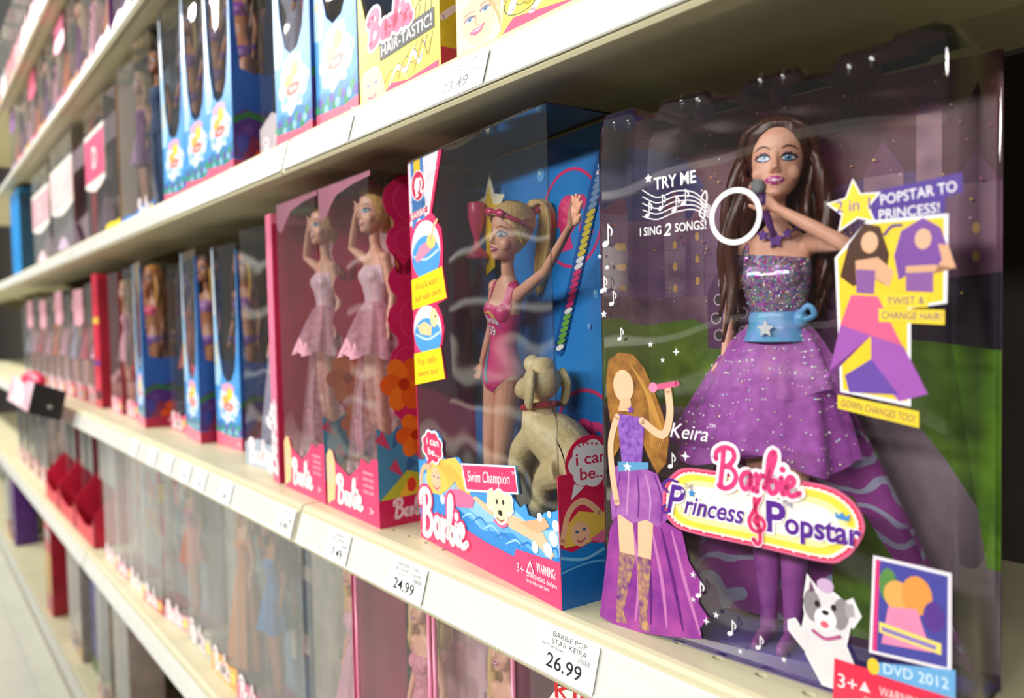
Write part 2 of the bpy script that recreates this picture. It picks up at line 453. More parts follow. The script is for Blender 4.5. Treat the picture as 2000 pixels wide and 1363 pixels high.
shelf('rack_shelf', 'topmost shelf in view, upper left corner, with pink packages', Z_TT, 2)
shelf('rack_shelf', 'farthest topmost shelf at the left edge', Z_TT, 3)
for z_, l_ in ((Z_M, 'end shelf of the middle level, at the very left edge'), (Z_U, 'end shelf beyond the bright blue package'), (Z_L, 'end shelf of the low level at the very left edge'), (Z_B, 'end part of the bottom deck at the very left edge')):
    shelf('rack_shelf', l_, z_, 4, base=z_ == Z_B)
for i, x in enumerate((-.742, -1.961, -3.18, -4.4)):
    u = MB(); u.box(x * 1000 - 16, x * 1000 + 16, 606, 640, 0, 2250, mat('#6b6350', rough=.5))
    for k in range(40): u.box(x * 1000 - 4, x * 1000 + 4, 605.4, 606.2, 160 + k * 50, 184 + k * 50, DARK)
    tag(u.build('rack_upright'), ['slotted steel upright post behind the ballerina boxes', 'slotted steel upright post behind the red tall box', 'slotted steel upright post at far left', 'slotted steel upright post at the farthest left end'][i], 'post', 'uprights of the rack')

# ------------------------------------------------------------------ price labels in the rails
def price(label, x, z, w, h, lines, big=None, blur=False, dz=0):
    """paper tag tucked into the tilted rail; x = left edge"""
    t = thing('price_tag', label, 'price tag', (x, 0, z), 0, 'price tags in the rails')
    top = Vector((0, 315.5, -6.8)); bot = Vector((0, 307.9, -33.6))
    V = (top - bot).normalized(); N = Vector((0, -V.z, V.y)); 
    fr = (bot + N * 1.0, Vector((1, 0, 0)), V, N)
    p = MB(); p.prism([(0, -1), (w, -1), (w, h), (0, h)], .3, mat('#f3f3f0', rough=.35, var=.01), fr); p.build('paper', t)
    q = Print(fr, .05, .01)
    for s, u, v, hh, ww in lines: q.text(s, u, v, hh, '#4a4a4c', w=ww)
    if big: q.text(big[0], big[1], big[2], big[3], '#26262c', w=big[4], bold=.008)
    rnd = random.Random(int(abs(x) * 1e4))
    u = w * .7
    while u < w * .9:
        a = rnd.uniform(.4, 1.1); q.poly([(u, h * .5), (u + a * .35, h * .5), (u + a * .35, h * .62), (u, h * .62)], '#8a8a8c'); u += a
    q.build('lettering', t)
price('white price tag reading 26.99 under the popstar box', -.361, Z_M, 52, 27, [('BARBIE POP', 12, 22, 3.3, 30), ('STAR KEIRA', 12, 17.6, 3.3, 31), ('74677512674', 3, 15, 1.8, 14), ('13991', 17, 14.4, 1.8, 7)], ('26.99', 10, 3.5, 8.6, 31))
price('white price tag reading 24.99 below the swimmer doll box', -.55, Z_M, 54, 27, [('BARBIE I CAN', 12, 22, 3.0, 32), ('BE SWIM CHAMP', 9, 17.8, 3.0, 38), ('W3759', 14, 14.6, 1.8, 9)], ('24.99', 10, 3.5, 8.6, 31))
price('white price tag reading 7.49 below the ballerina box', -.668, Z_M, 44, 27, [('BARBIE', 14, 22, 2.8, 16), ('BALLERINA', 10, 18, 2.8, 24)], ('7.49', 13, 3.5, 8, 21))
price('white price tag reading 23.49 on the upper rail', -.464, Z_U, 62, 25, [('BARBIE HAIR', 20, 20.6, 2.6, 30), ('TASTIC', 24, 17, 2.6, 16)], ('23.49', 12, 4, 8.4, 31))
price('pale price tag on the upper rail left of the 23.49 tag', -.655, Z_U, 60, 25, [('BARBIE', 16, 19, 2.8, 16)], ('14.99', 22, 4, 7, 24))
price('price tag at the rail end beside the shelf joint', -.79, Z_M, 42, 27, [('BARBIE', 10, 21, 2.8, 14), ('DOLL', 10, 17, 2.8, 9)], ('9.99', 10, 4, 8, 20))
for i, x in enumerate((-.98, -1.08, -1.15, -1.24, -1.33, -1.45)):
    price('small blurred price tag, %s to the left of the shelf joint tag' % ['first', 'second', 'third', 'fourth', 'fifth', 'sixth'][i], x, Z_M, 44, 27, [('DOLL', 10, 21, 2.8, 12)], ('7.49', 10, 4, 8, 20))
# ------------------------------------------------------------------ dolls
NOM = mat('#e2a685', rough=.42, var=.03)
CH = 248.0                                   # chin height of a doll (mm); crown about 292
HEAD = [(0, 4.4, -13.2, -4), (2.5, 7.6, -14.4, 3), (6, 10, -14.9, 8), (10, 11.8, -15, 12), (15, 13.2, -14.8, 15), (21, 14.4, -14.2, 17), (27, 15, -14.6, 18.5), (33, 14.6, -13.6, 18), (38, 12, -10.5, 15.5), (41.5, 7.5, -5.5, 10.5), (43, 3, -1, 6)]
def head_at(z):
    for i in range(len(HEAD) - 1):
        a, b = HEAD[i], HEAD[i + 1]
        if a[0] <= z <= b[0]:
            t = (z - a[0]) / (b[0] - a[0]); return [a[k] * (1 - t) + b[k] * t for k in (1, 2, 3)]
    return list(HEAD[0][1:]) if z < 0 else list(HEAD[-1][1:])
def ell_sec(z, rx, ry, yc, n=24, e=1.0):
    return [(rx * math.cos(2 * math.pi * k / n), yc + ry * math.sin(2 * math.pi * k / n), z) for k in range(n)]
def hand(mb, wrist, d, up, side, size=1.0, curl=0.):
    """palm, four unequal fingers and a thumb leaving the palm's side"""
    d = Vector(d).normalized(); up = Vector(up); up = (up - d * up.dot(d)).normalized(); s = d.cross(up) * side
    w = Vector(wrist)
    mb.tube([w - d * 2, w + d * 2.5 * size, w + d * 6 * size, w + d * 8.5 * size], [2.6, 3.1 * size, 3.9 * size, 3.5 * size], NOM, 10, .5)
    for k, (o, ln) in enumerate(((-2.7, 7.2), (-.9, 8.8), (.95, 8.2), (2.7, 6.4))):
        b = w + d * 7.6 * size + s * o * size
        q = b + (d * ln * .5 + up * curl * ln * .25 + s * o * .22) * size; e = b + (d * ln * (1 - .45 * curl) + up * curl * ln * .8 + s * o * .5) * size
        mb.tube([b, q, e], [1.15 * size, 1.08 * size, .8 * size], NOM, 7)
    b = w + d * 2.6 * size - s * 2.8 * size
    mb.tube([b, b + (d * 3 - s * 2.6 + up * .5) * size, b + (d * 6.6 - s * 3.6 + up * 1.2) * size], [1.5 * size, 1.3 * size, .9 * size], NOM, 7)
def doll_body(arm_r, arm_l, yaw=0., tiltx=0., voxel=.8, hands=True, wide=1.0, legs=1):
    mb = MB(); L = 12.0
    T = [(127, 17, 12, 1), (133, 20.5, 14.5, 1), (141, 21.5, 15, 1.2), (150, 19, 13, 1), (158, 15.5, 11, .5), (166, 13.2, 9.4, 0), (176, 15, 10, 0), (186, 17.6, 11.5, -.8), (194, 18.6, 12.2, -1.2), (202, 18.2, 10.5, 0), (209, 18.6, 8.6, 1), (215, 15.5, 7.2, 1), (219.5, 9, 6.2, 1), (223, 5.5, 5.2, .8)]
    mb.loft([ell_sec(z + L, rx * wide, ry, yc) for z, rx, ry, yc in T], NOM)
    for s in (-1, 1):
        mb.ball((7.8 * s, -6.6, 193.5 + L), 8.6, 7.2, 8.2, NOM, 16, 10)
        mb.ball((18.5 * s * wide, 1, 210.5 + L), 6.4, 6, 6.2, NOM, 14, 10)
        mb.tube([(10.2 * s, 1.4, 136 + L), (9.8 * s, .6, 112 + L), (8.8 * s, -1, 84), (8.2 * s, 1.6, 62), (7.4 * s, 2.4, 34), (6.8 * s, 1.4, 14), (6.8 * s, 1.8, 6)], [11.4, 10.2, 7.2, 7.4, 5.4, 3.7, 4], NOM, 16, spl=4)
        mb.tube([(6.8 * s, 4, 4.2), (6.8 * s, -4, 4.4), (6.9 * s, -13, 2.4), (7 * s, -18, 2)], [3.6, 3.6, 3.4, 1.8], NOM, 12, .7)
        mb.ball((9 * s, 8, 138 + L), 10.5, 9, 10, NOM, 14, 10)
    mb.tube([(0, 2, 214 + L), (0, 1.2, 222 + L), (0, -.5, 232 + L), (0, 1, 244 + L)], [8, 5.6, 5.1, 5.4], NOM, 14, spl=3)
    Ry = Matrix.Rotation(yaw, 3, 'Z') @ Matrix.Rotation(tiltx, 3, 'Y')
    H = MB()
    n = 28
    secs = []
    zz = [0, 1.2, 2.5, 4.5, 6, 8, 10, 12.5, 15, 18, 21, 24, 27, 30, 33, 35.5, 38, 40, 41.5, 43]
    for z in zz:
        rx, yf, yb = head_at(z)
        secs.append([(rx * math.cos(2 * math.pi * k / n), (yf + yb) / 2 + (yb - yf) / 2 * math.sin(2 * math.pi * k / n), z) for k in range(n)])
    H.loft(secs, NOM)
    H.tube([(0, -13.2, 24), (0, -14.8, 20), (0, -16.2, 16), (0, -17, 13.6)], [1.4, 1.5, 1.9, 2.1], NOM, 10, spl=3)
    H.ball((1.5, -15.2, 13.2), 1.5, 1.6, 1.3, NOM); H.ball((-1.5, -15.2, 13.2), 1.5, 1.6, 1.3, NOM)
    H.ball((0, -14.6, 9.4), 4.4, 1.7, 1.2, NOM); H.ball((0, -14.5, 7.2), 3.6, 1.8, 1.3, NOM); H.ball((0, -12.4, 1.8), 4, 2.4, 2.4, NOM)
    for s in (-1, 1):
        H.ball((7.4 * s, -8.8, 12.5), 5.2, 4.2, 5, NOM)
        H.ball((14 * s, 2.5, 17.5), 1.2, 2.2, 3.6, NOM)
    H.v = [tuple(Ry @ Vector(p) + Vector((0, 0, CH))) for p in H.v]
    mb.add(H.v, H.f, NOM)
    for arm, s in ((arm_r, 1), (arm_l, -1)):
        P = [Vector((18.5 * s * wide, 1, 210.5 + L))] + [Vector(p) for p in arm['p']]
        A, B, C = P[0], P[1], P[2]
        mb.tube([A, A * .5 + B * .5, B, B * .55 + C * .45, C], [5.6, 5.0, 4.0, 3.7, 2.5], NOM, 12)
        if hands: hand(mb, C, arm.get('d', C - B), arm.get('up', (0, -1, 0)), s * arm.get('side', 1), arm.get('size', 1.0), arm.get('curl', .2))
        else: mb.tube([C, C + (C - B).normalized() * 7, C + (C - B).normalized() * 14], [2.6, 3.4, 1.6], NOM, 8, .6)
    me = remesh(mb, voxel, 3 if voxel < 1.2 else 2, .45)
    return me, (lambda p: Ry @ Vector(p) + Vector((0, 0, CH)))
def bvh_of(me): return BVHTree.FromPolygons([v.co for v in me.vertices], [tuple(p.vertices) for p in me.polygons])
def decal(mb, bvh, pts, mt, T, off=.14, rings=4, center=None):
    """painted shape (x, z in head axes) draped onto the face"""
    P = [Vector((p[0], p[1])) for p in pts]
    c = Vector(center) if center else sum(P, Vector((0, 0))) / len(P)
    d = (T((0, 1, 0)) - T((0, 0, 0))).normalized()
    def hit(q):
        o = T((q.x, -40, q.y)) * .001
        h = bvh.ray_cast(o, d)
        return None if h[0] is None else (h[0] - d * off * .001) * 1000
    vs = [hit(c)]; n = len(P)
    for r in range(1, rings + 1):
        for p in P: vs.append(hit(c + (p - c) * r / rings))
    if any(v is None for v in vs): return
    fs = [(0, 1 + i, 1 + (i + 1) % n) for i in range(n)]
    for r in range(rings - 1):
        a = 1 + r * n; b = a + n
        for i in range(n): fs.append((a + i, b + i, b + (i + 1) % n, a + (i + 1) % n))
    mb.add(vs, fs, mt)
def ellp(cx, cz, rx, rz, n=20): return [(cx + rx * math.cos(2 * math.pi * i / n), cz + rz * math.sin(2 * math.pi * i / n)) for i in range(n)]
def band(path, w):
    P = spline([Vector(p) for p in path], 5); up = []; dn = []; n = len(P)
    for i, p in enumerate(P):
        t = (P[min(i + 1, n - 1)] - P[max(i - 1, 0)]).normalized(); q = Vector((-t.y, t.x)) * w * (.2 + .8 * math.sin(math.pi * (i + .5) / n)) / 2
        up.append(p + q); dn.append(p - q)
    return [tuple(p) for p in up + dn[::-1]]
def strokes_decal(mb, bvh, path, w, mt, T, off):
    B = band(path, w); n = len(B) // 2
    for i in range(n - 1):
        decal(mb, bvh, [B[i], B[i + 1], B[-2 - i], B[-1 - i]], mt, T, off, 1)
def face_paint(me, T, lip='#c2457e', shade='#6a4a6e', iris='#5f93c8', brow='#6b3f28', name='face_paint'):
    mb = MB(); bv = bvh_of(me)
    for s in (-1, 1):
        ex, ez = 6.3 * s, 20.2
        decal(mb, bv, [(ex + x * s, ez + z) for x, z in ((-3.9, -.4), (-3.2, 1.6), (-1, 3.1), (1.6, 3.2), (3.9, 2.3), (5.3, 1.2), (4.2, -.6), (2, -1.9), (-1, -2.1), (-3, -1.6))], mat(shade, rough=.45, var=.05), T, .10)
        decal(mb, bv, [(ex + x * s, ez + z) for x, z in ((-3.4, -.5), (-2.2, 1.1), (0, 1.75), (2.2, 1.3), (3.6, .3), (2.4, -1), (0, -1.6), (-2.2, -1.3))], mat('#f2efec', rough=.25, var=.01), T, .16)
        decal(mb, bv, ellp(ex + .1 * s, ez, 2.0, 1.75), mat(iris, rough=.2), T, .21)
        decal(mb, bv, ellp(ex + .1 * s, ez, .85, .9, 12), mat('#0c0d18', rough=.2), T, .26, 2)
        decal(mb, bv, ellp(ex - .5, ez + .7, .45, .45, 10), mat('#ffffff', rough=.2, var=0.), T, .31, 2)
        strokes_decal(mb, bv, [(ex - 3.6 * s, ez - .5), (ex - 2 * s, ez + 1.3), (ex, ez + 1.95), (ex + 2.3 * s, ez + 1.5), (ex + 4.6 * s, ez + .9)], 1.1, mat('#1b1016', rough=.4), T, .28)
        strokes_decal(mb, bv, [(ex - 3.2 * s, ez - .9), (ex, ez - 1.75), (ex + 3.2 * s, ez - .4)], .4, mat('#3a2028', rough=.4), T, .28)
        strokes_decal(mb, bv, [(ex - 3.4 * s, ez + 4.6), (ex - .6 * s, ez + 6.2), (ex + 2.4 * s, ez + 5.9), (ex + 4.8 * s, ez + 4.4)], 1.0, mat(brow, rough=.5), T, .2)
        decal(mb, bv, ellp(1.3 * s, 12.4, .55, .35, 8), mat('#a8624a', rough=.5), T, .1, 1)
    decal(mb, bv, [(-5.4, 8.6), (-3.4, 9.7), (-1.2, 10.6), (0, 10.1), (1.2, 10.6), (3.4, 9.7), (5.4, 8.6), (3.6, 6.6), (1.4, 5.6), (-1.4, 5.6), (-3.6, 6.6)], mat(lip, rough=.22, var=.05, coat=.4), T, .16)
    decal(mb, bv, [(-3.6, 8.7), (0, 9.0), (3.6, 8.7), (2.4, 7.7), (0, 7.4), (-2.4, 7.7)], mat('#f3e4e4', rough=.25), T, .22, 2)
    return mb.mesh(name, True)
def shell(me, pred, off, name, mt, smooth_edge=6):
    """cloth lying on the body: the body's faces inside pred, lifted by off mm, with evened hems"""
    bm = bmesh.new(); bm.from_mesh(me)
    bm.normal_update()
    kill = [f for f in bm.faces if not pred(f.calc_center_median() * 1000)]
    bmesh.ops.delete(bm, geom=kill, context='FACES')
    for _ in range(smooth_edge):
        new = {}
        for v in bm.verts:
            if v.is_boundary:
                nb = [e.other_vert(v) for e in v.link_edges if e.is_boundary]
                if len(nb) == 2: new[v] = v.co * .4 + (nb[0].co + nb[1].co) * .3
        for v, c in new.items(): v.co = c
    bm.normal_update()
    for v in bm.verts: v.co += v.normal * off * .001
    out = bpy.data.meshes.new(name); bm.to_mesh(out); bm.free()
    out.materials.clear(); out.materials.append(mt)
    out.polygons.foreach_set('material_index', [0] * len(out.polygons))
    out.polygons.foreach_set('use_smooth', [True] * len(out.polygons))
    return out
def hair_cap(mb, T, mt, grow=1.6, line=None, n=48, m=22):
    """scalp shell with a hairline round the face"""
    line = line or [(0, 36), (25, 35.2), (45, 31), (62, 25), (75, 17), (90, 9), (110, 4), (180, -2)]
    def zl(a):
        a = abs(a)
        for i in range(len(line) - 1):
            if line[i][0] <= a <= line[i + 1][0]:
                t = (a - line[i][0]) / (line[i + 1][0] - line[i][0]); return line[i][1] * (1 - t) + line[i + 1][1] * t
        return line[-1][1]
    vs = []; fs = []
    for j in range(n):
        a = 360 * j / n; d = (a + 180) % 360 - 180          # 0 = front
        z0 = zl(d)
        for i in range(m):
            t = i / (m - 1); z = z0 + (44.5 - z0) * math.sin(t * math.pi / 2)
            rx, yf, yb = head_at(max(0, min(z / 44.6 * 43, 42.9)))
            th = R(a - 90)
            g = grow * min(1, t * 3 + .15)
            x = (rx + g) * math.cos(th); y = (yf + yb) / 2 + ((yb - yf) / 2 + g) * math.sin(th)
            k = 1 + .012 * math.sin(j * 2.1 + i * .2)
            vs.append(T((x * k, y * k, z + g * .5 * t)))
    for j in range(n):
        for i in range(m - 1):
            b = ((j + 1) % n) * m; fs.append((j * m + i, b + i, b + i + 1, j * m + i + 1))
    mb.add(vs, fs, mt)
def locks(mb, T, mt, n, length, rnd, a0=70, spread=1.0, wave=2.0, r=2.6, top=(26, 40), down=1.0, n_seg=9, sides=7):
    """hanging strands from the sides and back of the head"""
    for k in range(n):
        a = a0 + (360 - 2 * a0) * (k + rnd.uniform(.1, .9)) / n
        z = rnd.uniform(*top); rx, yf, yb = head_at(z)
        th = R(a - 90)
        b = Vector((rx * .97 * math.cos(th), (yf + yb) / 2 + (yb - yf) / 2 * .97 * math.sin(th), z))
        ln = length * rnd.uniform(.8, 1.08); ph = rnd.uniform(0, 6.3); P = []; rad = []
        out = Vector((math.cos(th) * spread, math.sin(th) * .55 + .12, 0))
        for i in range(n_seg):
            t = i / (n_seg - 1)
            o = out * (2.2 + 9 * math.sin(min(1, t * 1.6) * math.pi / 2) * (1 - .25 * t))
            w = Vector((math.sin(ph + t * 9), math.cos(ph + t * 8), 0)) * wave * t
            P.append(T(b + o + w + Vector((0, 0, -ln * t * down + 3 * math.sin(t * 3.1)))))
            rad.append(r * (.55 + .7 * math.sin(math.pi * min(1, t * .92 + .08))) * (1 if t < .85 else .55))
        mb.tube(P, rad, mt, sides)
def skirt(z0, z1, r0, r1, waves, amp, mt, n=96, m=10, yc=0., sy=.8, hem=3., rnd=None, twist=0., x1=0., flare=.8):
    mb = MB(); secs = []
    for i in range(m):
        t = i / (m - 1); z = z0 + (z1 - z0) * t; s = []
        for k in range(n):
            a = 2 * math.pi * k / n
            rr = r0 + (r1 - r0) * t ** flare + amp * t * math.sin(waves * a + twist * t) + amp * .45 * t * math.sin((waves * 1.7) * a + 1.3)
            s.append((x1 * t + rr * math.cos(a), yc + rr * sy * math.sin(a), z + hem * t * math.sin(waves * .5 * a + 1)))
        secs.append(s)
    mb.loft(secs, mt, caps=False)
    return mb
# shared small dolls for the blurred rows
rnd0 = random.Random(7)
ARM_DN_R = {'p': [(27, 4, 184), (30, -4, 152)]}; ARM_DN_L = {'p': [(-27, 4, 184), (-30, -4, 152)]}
ARM_UP_L = {'p': [(-40, -6, 236), (-20, -10, 268)], 'curl': .5}
lo_body, T0 = doll_body(ARM_DN_R, ARM_DN_L, 0, 0, 1.5, hands=False)
lo_body2, _ = doll_body(ARM_DN_R, ARM_UP_L, 0, 0, 1.3, hands=True)
lo_face = face_paint(lo_body, T0, name='face_paint')
def mesh_of(fn, name, smooth=True):
    mb = MB(); fn(mb); return mb.mesh(name, smooth)
def _long(mb): hair_cap(mb, T0, BROWN, 2.4, n=32, m=12); locks(mb, T0, BROWN, 30, 105, random.Random(3), wave=3, r=3.2, n_seg=7, sides=6)
def _bob(mb): hair_cap(mb, T0, BROWN, 2.4, n=32, m=12); locks(mb, T0, BROWN, 26, 62, random.Random(4), wave=2, r=3.2, n_seg=6, sides=6)
def _updo(mb):
    hair_cap(mb, T0, BROWN, 3.2, n=40, m=14)
    for k in range(16):
        a = k * .39; mb.ball((11 * math.cos(a) * (1 if k % 2 else .6), 14 + 7 * math.sin(a), CH + 40 + 5 * math.sin(a * 2.3)), 6, 6, 6, BROWN, 10, 7)
    for k in range(9):
        a = R(130 + 12 * k); mb.tube([T0((15 * math.sin(a), -15 * math.cos(a), 30 - k)), T0((17 * math.sin(a), 6 - 12 * math.cos(a), 16)), T0((15 * math.sin(a + .3), 8 - 13 * math.cos(a), 2))], [3, 4, 1.6], BROWN, 8, spl=3)
def _short(mb): hair_cap(mb, T0, BROWN, 2.2, n=32, m=12)
lo_long = mesh_of(_long, 'hair'); lo_bob = mesh_of(_bob, 'hair'); lo_updo = mesh_of(_updo, 'hair'); lo_short = mesh_of(_short, 'hair')
CLOTH = mat('#d96a9c', rough=.6, var=.15)
lo_top = shell(lo_body, lambda c: 198 < c.z < 216 and abs(c.x) < 20, .7, 'bikini_top', CLOTH)
lo_pants = shell(lo_body, lambda c: 139 < c.z < 158 and c.z > 142 + .35 * (abs(c.x) - 6), .7, 'bottoms', CLOTH)
lo_bodice = shell(lo_body, lambda c: 168 < c.z < 215 and abs(c.x) < 21, .8, 'bodice', CLOTH)
lo_tutu = skirt(180, 128, 14, 44, 14, 3.5, CLOTH, 64, 7).mesh('tutu', True)
lo_gown = skirt(180, 12, 14, 38, 9, 4, CLOTH, 64, 9).mesh('gown_skirt', True)
lo_mini = skirt(178, 112, 14, 30, 8, 2.5, CLOTH, 48, 6).mesh('skirt', True)
lo_suit = shell(lo_body, lambda c: 18 < c.z < 226 and (abs(c.x) < 22 or c.z < 150), 1.4, 'denim_suit', CLOTH, 2)
lo_tail = mesh_of(lambda mb: (mb.loft([[(rx * math.cos(2 * math.pi * k / 24), 1 + ry * math.sin(2 * math.pi * k / 24), z) for k in range(24)] for z, rx, ry in ((164, 19, 14.5), (150, 23, 16.5), (120, 22, 15), (80, 17, 12), (45, 13, 10), (30, 16, 8), (14, 30, 5), (4, 36, 3))], CLOTH)), 'mermaid_tail')
def doll(label, loc, rz, skin=SKIN, hair=lo_long, hc=BLOND, clothes=(), body=lo_body, scale=1.0, group='dolls in the packages'):
    t = thing('fashion_doll', label, 'doll', loc, rz, group)
    t.scale = (scale,) * 3
    b = link('body', body, t); 
    b.material_slots[0].link = 'OBJECT'; b.material_slots[0].material = skin
    link('face_paint', lo_face, b)
    link('hair', hair, t, [hc])
    for nm, me, mt in clothes: link(nm, me, t, [mt])
    return t
for me in (lo_body, lo_body2):
    me.materials.clear(); me.materials.append(SKIN)
# ------------------------------------------------------------------ the swimmer doll box
def frames(w, d): return FRONT(0), RIGHT(w)
def ponytail_mark(p, cx, cy, r, bg, fg):
    """round badge with a ponytailed head in outline"""
    if bg: p.ell(cx, cy, r, r, bg, 30)
    p.ell(cx - r * .12, cy + r * .12, r * .42, r * .46, fg)
    p.poly([(cx - r * .5, cy + r * .1), (cx - r * .62, cy - r * .14), (cx - r * .46, cy - r * .2), (cx - r * .42, cy - r * .5), (cx - r * .05, cy - r * .45), (cx + r * .06, cy - r * .75), (cx - r * .5, cy - r * .82), (cx + r * .2, cy - r * .2), (cx + .1 * r, cy + .3 * r)], fg)
    p.stroke([(cx + r * .1, cy + r * .42), (cx + r * .5, cy + r * .4), (cx + r * .62, cy), (cx + r * .4, cy - r * .32), (cx + r * .55, cy - r * .55), (cx + r * .75, cy - r * .4)], r * .2, fg, 5)
SHEAR[0] = -.028
sw = thing('doll_box', 'clear-front swimmer doll box with blue wave base and pink bottom band', 'doll box', (-.5574, .3471, Z_M), math.atan2(-.0233, .2056))
Wd, Dp, Ht = 207, 60, 326
BLUE = mat('#1f78c8', rough=.35, col2='#2f8fdc', scale=14, var=.1)
PINK = card('#e3336b'); HOT = card('#e8396f')
m = MB(); m.box(0, Wd, Dp - 1.2, Dp, 0, Ht - 2, BLUE); bc = m.build('back_card', sw)
p = Print(FRONT(Dp - 1.2), .05)
p.ring(154, 262, 34.5, 37, '#d93a78'); ponytail_mark(p, 154, 262, 30, None, '#dd3f7e')
p.ring(166, 96, 38, 41, '#d93a78'); ponytail_mark(p, 166, 96, 32, None, '#dd3f7e')
for (a, b, r) in ((180, 205, 3), (150, 200, 2.4), (196, 290, 4), (118, 300, 5), (105, 214, 3), (192, 150, 3.4), (60, 290, 6), (40, 240, 4), (172, 182, 2)):
    p.ell(a, b, r, r * 1.15, '#5aa9e8'); p.ell(a - r * .3, b + r * .3, r * .3, r * .3, '#cfe8fb')
for base in ((203, 318, 137, 166), (70, 150, 20, 20)):
    n = 34; x0, y0, x1, y1 = base
    p.stroke([(x0 - 2, y0), (x1 - 2, y1)], 13, '#1c5fa8', 0)
    for i in range(n):
        t = i / (n - 1); c = '#e8e6ea' if i < 7 else '#7f9fc4' if i < 12 else '#d9c84a' if i < 19 else '#efeff0' if i < 21 else '#d9437c' if i < 27 else '#ecebee' if i < 28 else '#6fae4a' if i < 33 else '#f0f0f0'
        p.ell(x0 + (x1 - x0) * t, y0 + (y1 - y0) * t, 5.4, 2.0, c, 12, .3)
p.build('printed_artwork', bc)
m = MB(); m.box(0, .8, 1, Dp - 1.2, 0, Ht - 2, PINK); m.build('left_panel', sw)
m = MB(); m.box(.8, Wd - .8, 1, Dp - 1.2, 0, 1.2, HOT); m.build('bottom_panel', sw)
# front base with its wavy cut edge
cut = [(0, 0), (207, 0), (207, 66), (202, 63), (190, 60), (181, 54), (171, 54), (167, 61), (160, 57), (151, 63), (150, 66), (160, 67), (157, 86), (78, 76), (74, 80), (66, 79), (50, 75), (46, 78), (46, 90), (40, 95), (32, 97), (22, 95), (12, 90), (9, 82), (14, 75), (13, 69), (6, 68), (0, 68)]
m = MB(); m.prism(cut, .7, card('#3f9be0'), FRONT(.6)); fb = m.build('front_base', sw)
p = Print(FRONT(.6), .03, .014)
WAVE = '#2c86d4'
for (yy, c) in ((58, '#8fc7ee'), (47, '#63b0e8'), (40, '#2f8bd8')):
    p.poly([(0, 0), (207, 0), (207, yy - 6), (180, yy - 12), (150, yy - 3), (110, yy - 10), (70, yy - 1), (30, yy + 4), (0, yy - 4)], c)
for k in range(9):
    p.stroke([(60 + k * 16, 30 + 3 * math.sin(k)), (74 + k * 16, 36 + 3 * math.sin(k)), (92 + k * 14, 30)], 1.6, '#9fd2f4' if k % 2 else '#1f74c4', 5, True)
# a swimmer: hair, arm, suit, leg
p.poly([(14, 52), (18, 66), (30, 76), (50, 75), (68, 79), (78, 74), (86, 60), (92, 52), (78, 50), (66, 60), (52, 50), (40, 44), (24, 43)], '#f0c455')
for k in range(6): p.stroke([(30 + 6 * k, 72), (48 + 5 * k, 64), (58 + 5 * k, 52)], 1.2, '#d69a2e', 4, True)
p.stroke([(6, 42), (4, 52), (10, 62), (24, 66)], 5, '#f0b892', 5)
p.ell(33, 56, 8.5, 10.5, '#f3bd96', 20, .3)
p.stroke([(28, 50), (33, 47.5), (38, 50)], 1.4, '#c9506b'); p.ell(29.5, 58, 1.6, 1.1, '#35618c', 10); p.ell(37, 58, 1.6, 1.1, '#35618c', 10)
p.poly([(46, 44), (58, 52), (76, 55), (98, 52), (94, 44), (72, 40), (54, 40)], '#ee6d9d')
p.poly([(94, 52), (112, 46), (150, 40), (176, 38), (196, 30), (200, 34), (188, 46), (160, 50), (120, 50), (100, 54)], '#f2bf98')
p.poly([(158, 47), (176, 52), (190, 57), (196, 52), (182, 44)], '#e9ad83')
for (a, b, r) in ((200, 45, 5), (193, 36, 5), (203, 54, 4), (185, 56, 3), (196, 60, 2.4), (178, 34, 4), (44, 41, 4), (12, 44, 3.4), (150, 60, 3)): p.ell(a, b, r, r, '#e4f2fb', 14)
# pink bottom band and its writing
p.poly([(0, 0), (207, 0), (207, 31), (154, 27), (151, 21), (113, 22), (70, 26), (40, 21), (0, 17)], '#ee3f74')
p.poly([(78, 76), (157, 86), (160, 66.5), (84, 55)], '#fdf3f5'); p.poly([(80, 75), (155.6, 84.4), (158.4, 67.6), (86, 57)], '#e8366c')
p.text('Swim Champion', 88, 63.5, 8.6, '#ffffff', w=62, rot=.13, shear=.25); p.text('TM', 152, 79, 2.4, '#ffffff', rot=.13)
# puppy head
for (c, g) in (('#ffffff', 1.2), ('#f0dfb8', 0)):
    p.ell(135, 53, 10 + g, 12 + g, c); p.poly([(126 - g, 64 + g), (119 - g, 62), (117 - g, 52 - g), (122, 48 - g), (128, 58)], c); p.poly([(143 + g, 64 + g), (150 + g, 64), (152 + g, 54 - g), (147, 49 - g), (141, 58)], c)
p.ell(130.5, 56, 1.6, 2, '#3a2a1c', 12); p.ell(139.5, 57, 1.6, 2, '#3a2a1c', 12); p.ell(135, 48.6, 3, 2.2, '#2b211c', 12); p.stroke([(130, 44), (135, 42.6), (140, 44.6)], 1.2, '#a8574c'); p.stroke([(126, 41.5), (135, 38.8), (144, 42)], 2.2, '#e86a98')
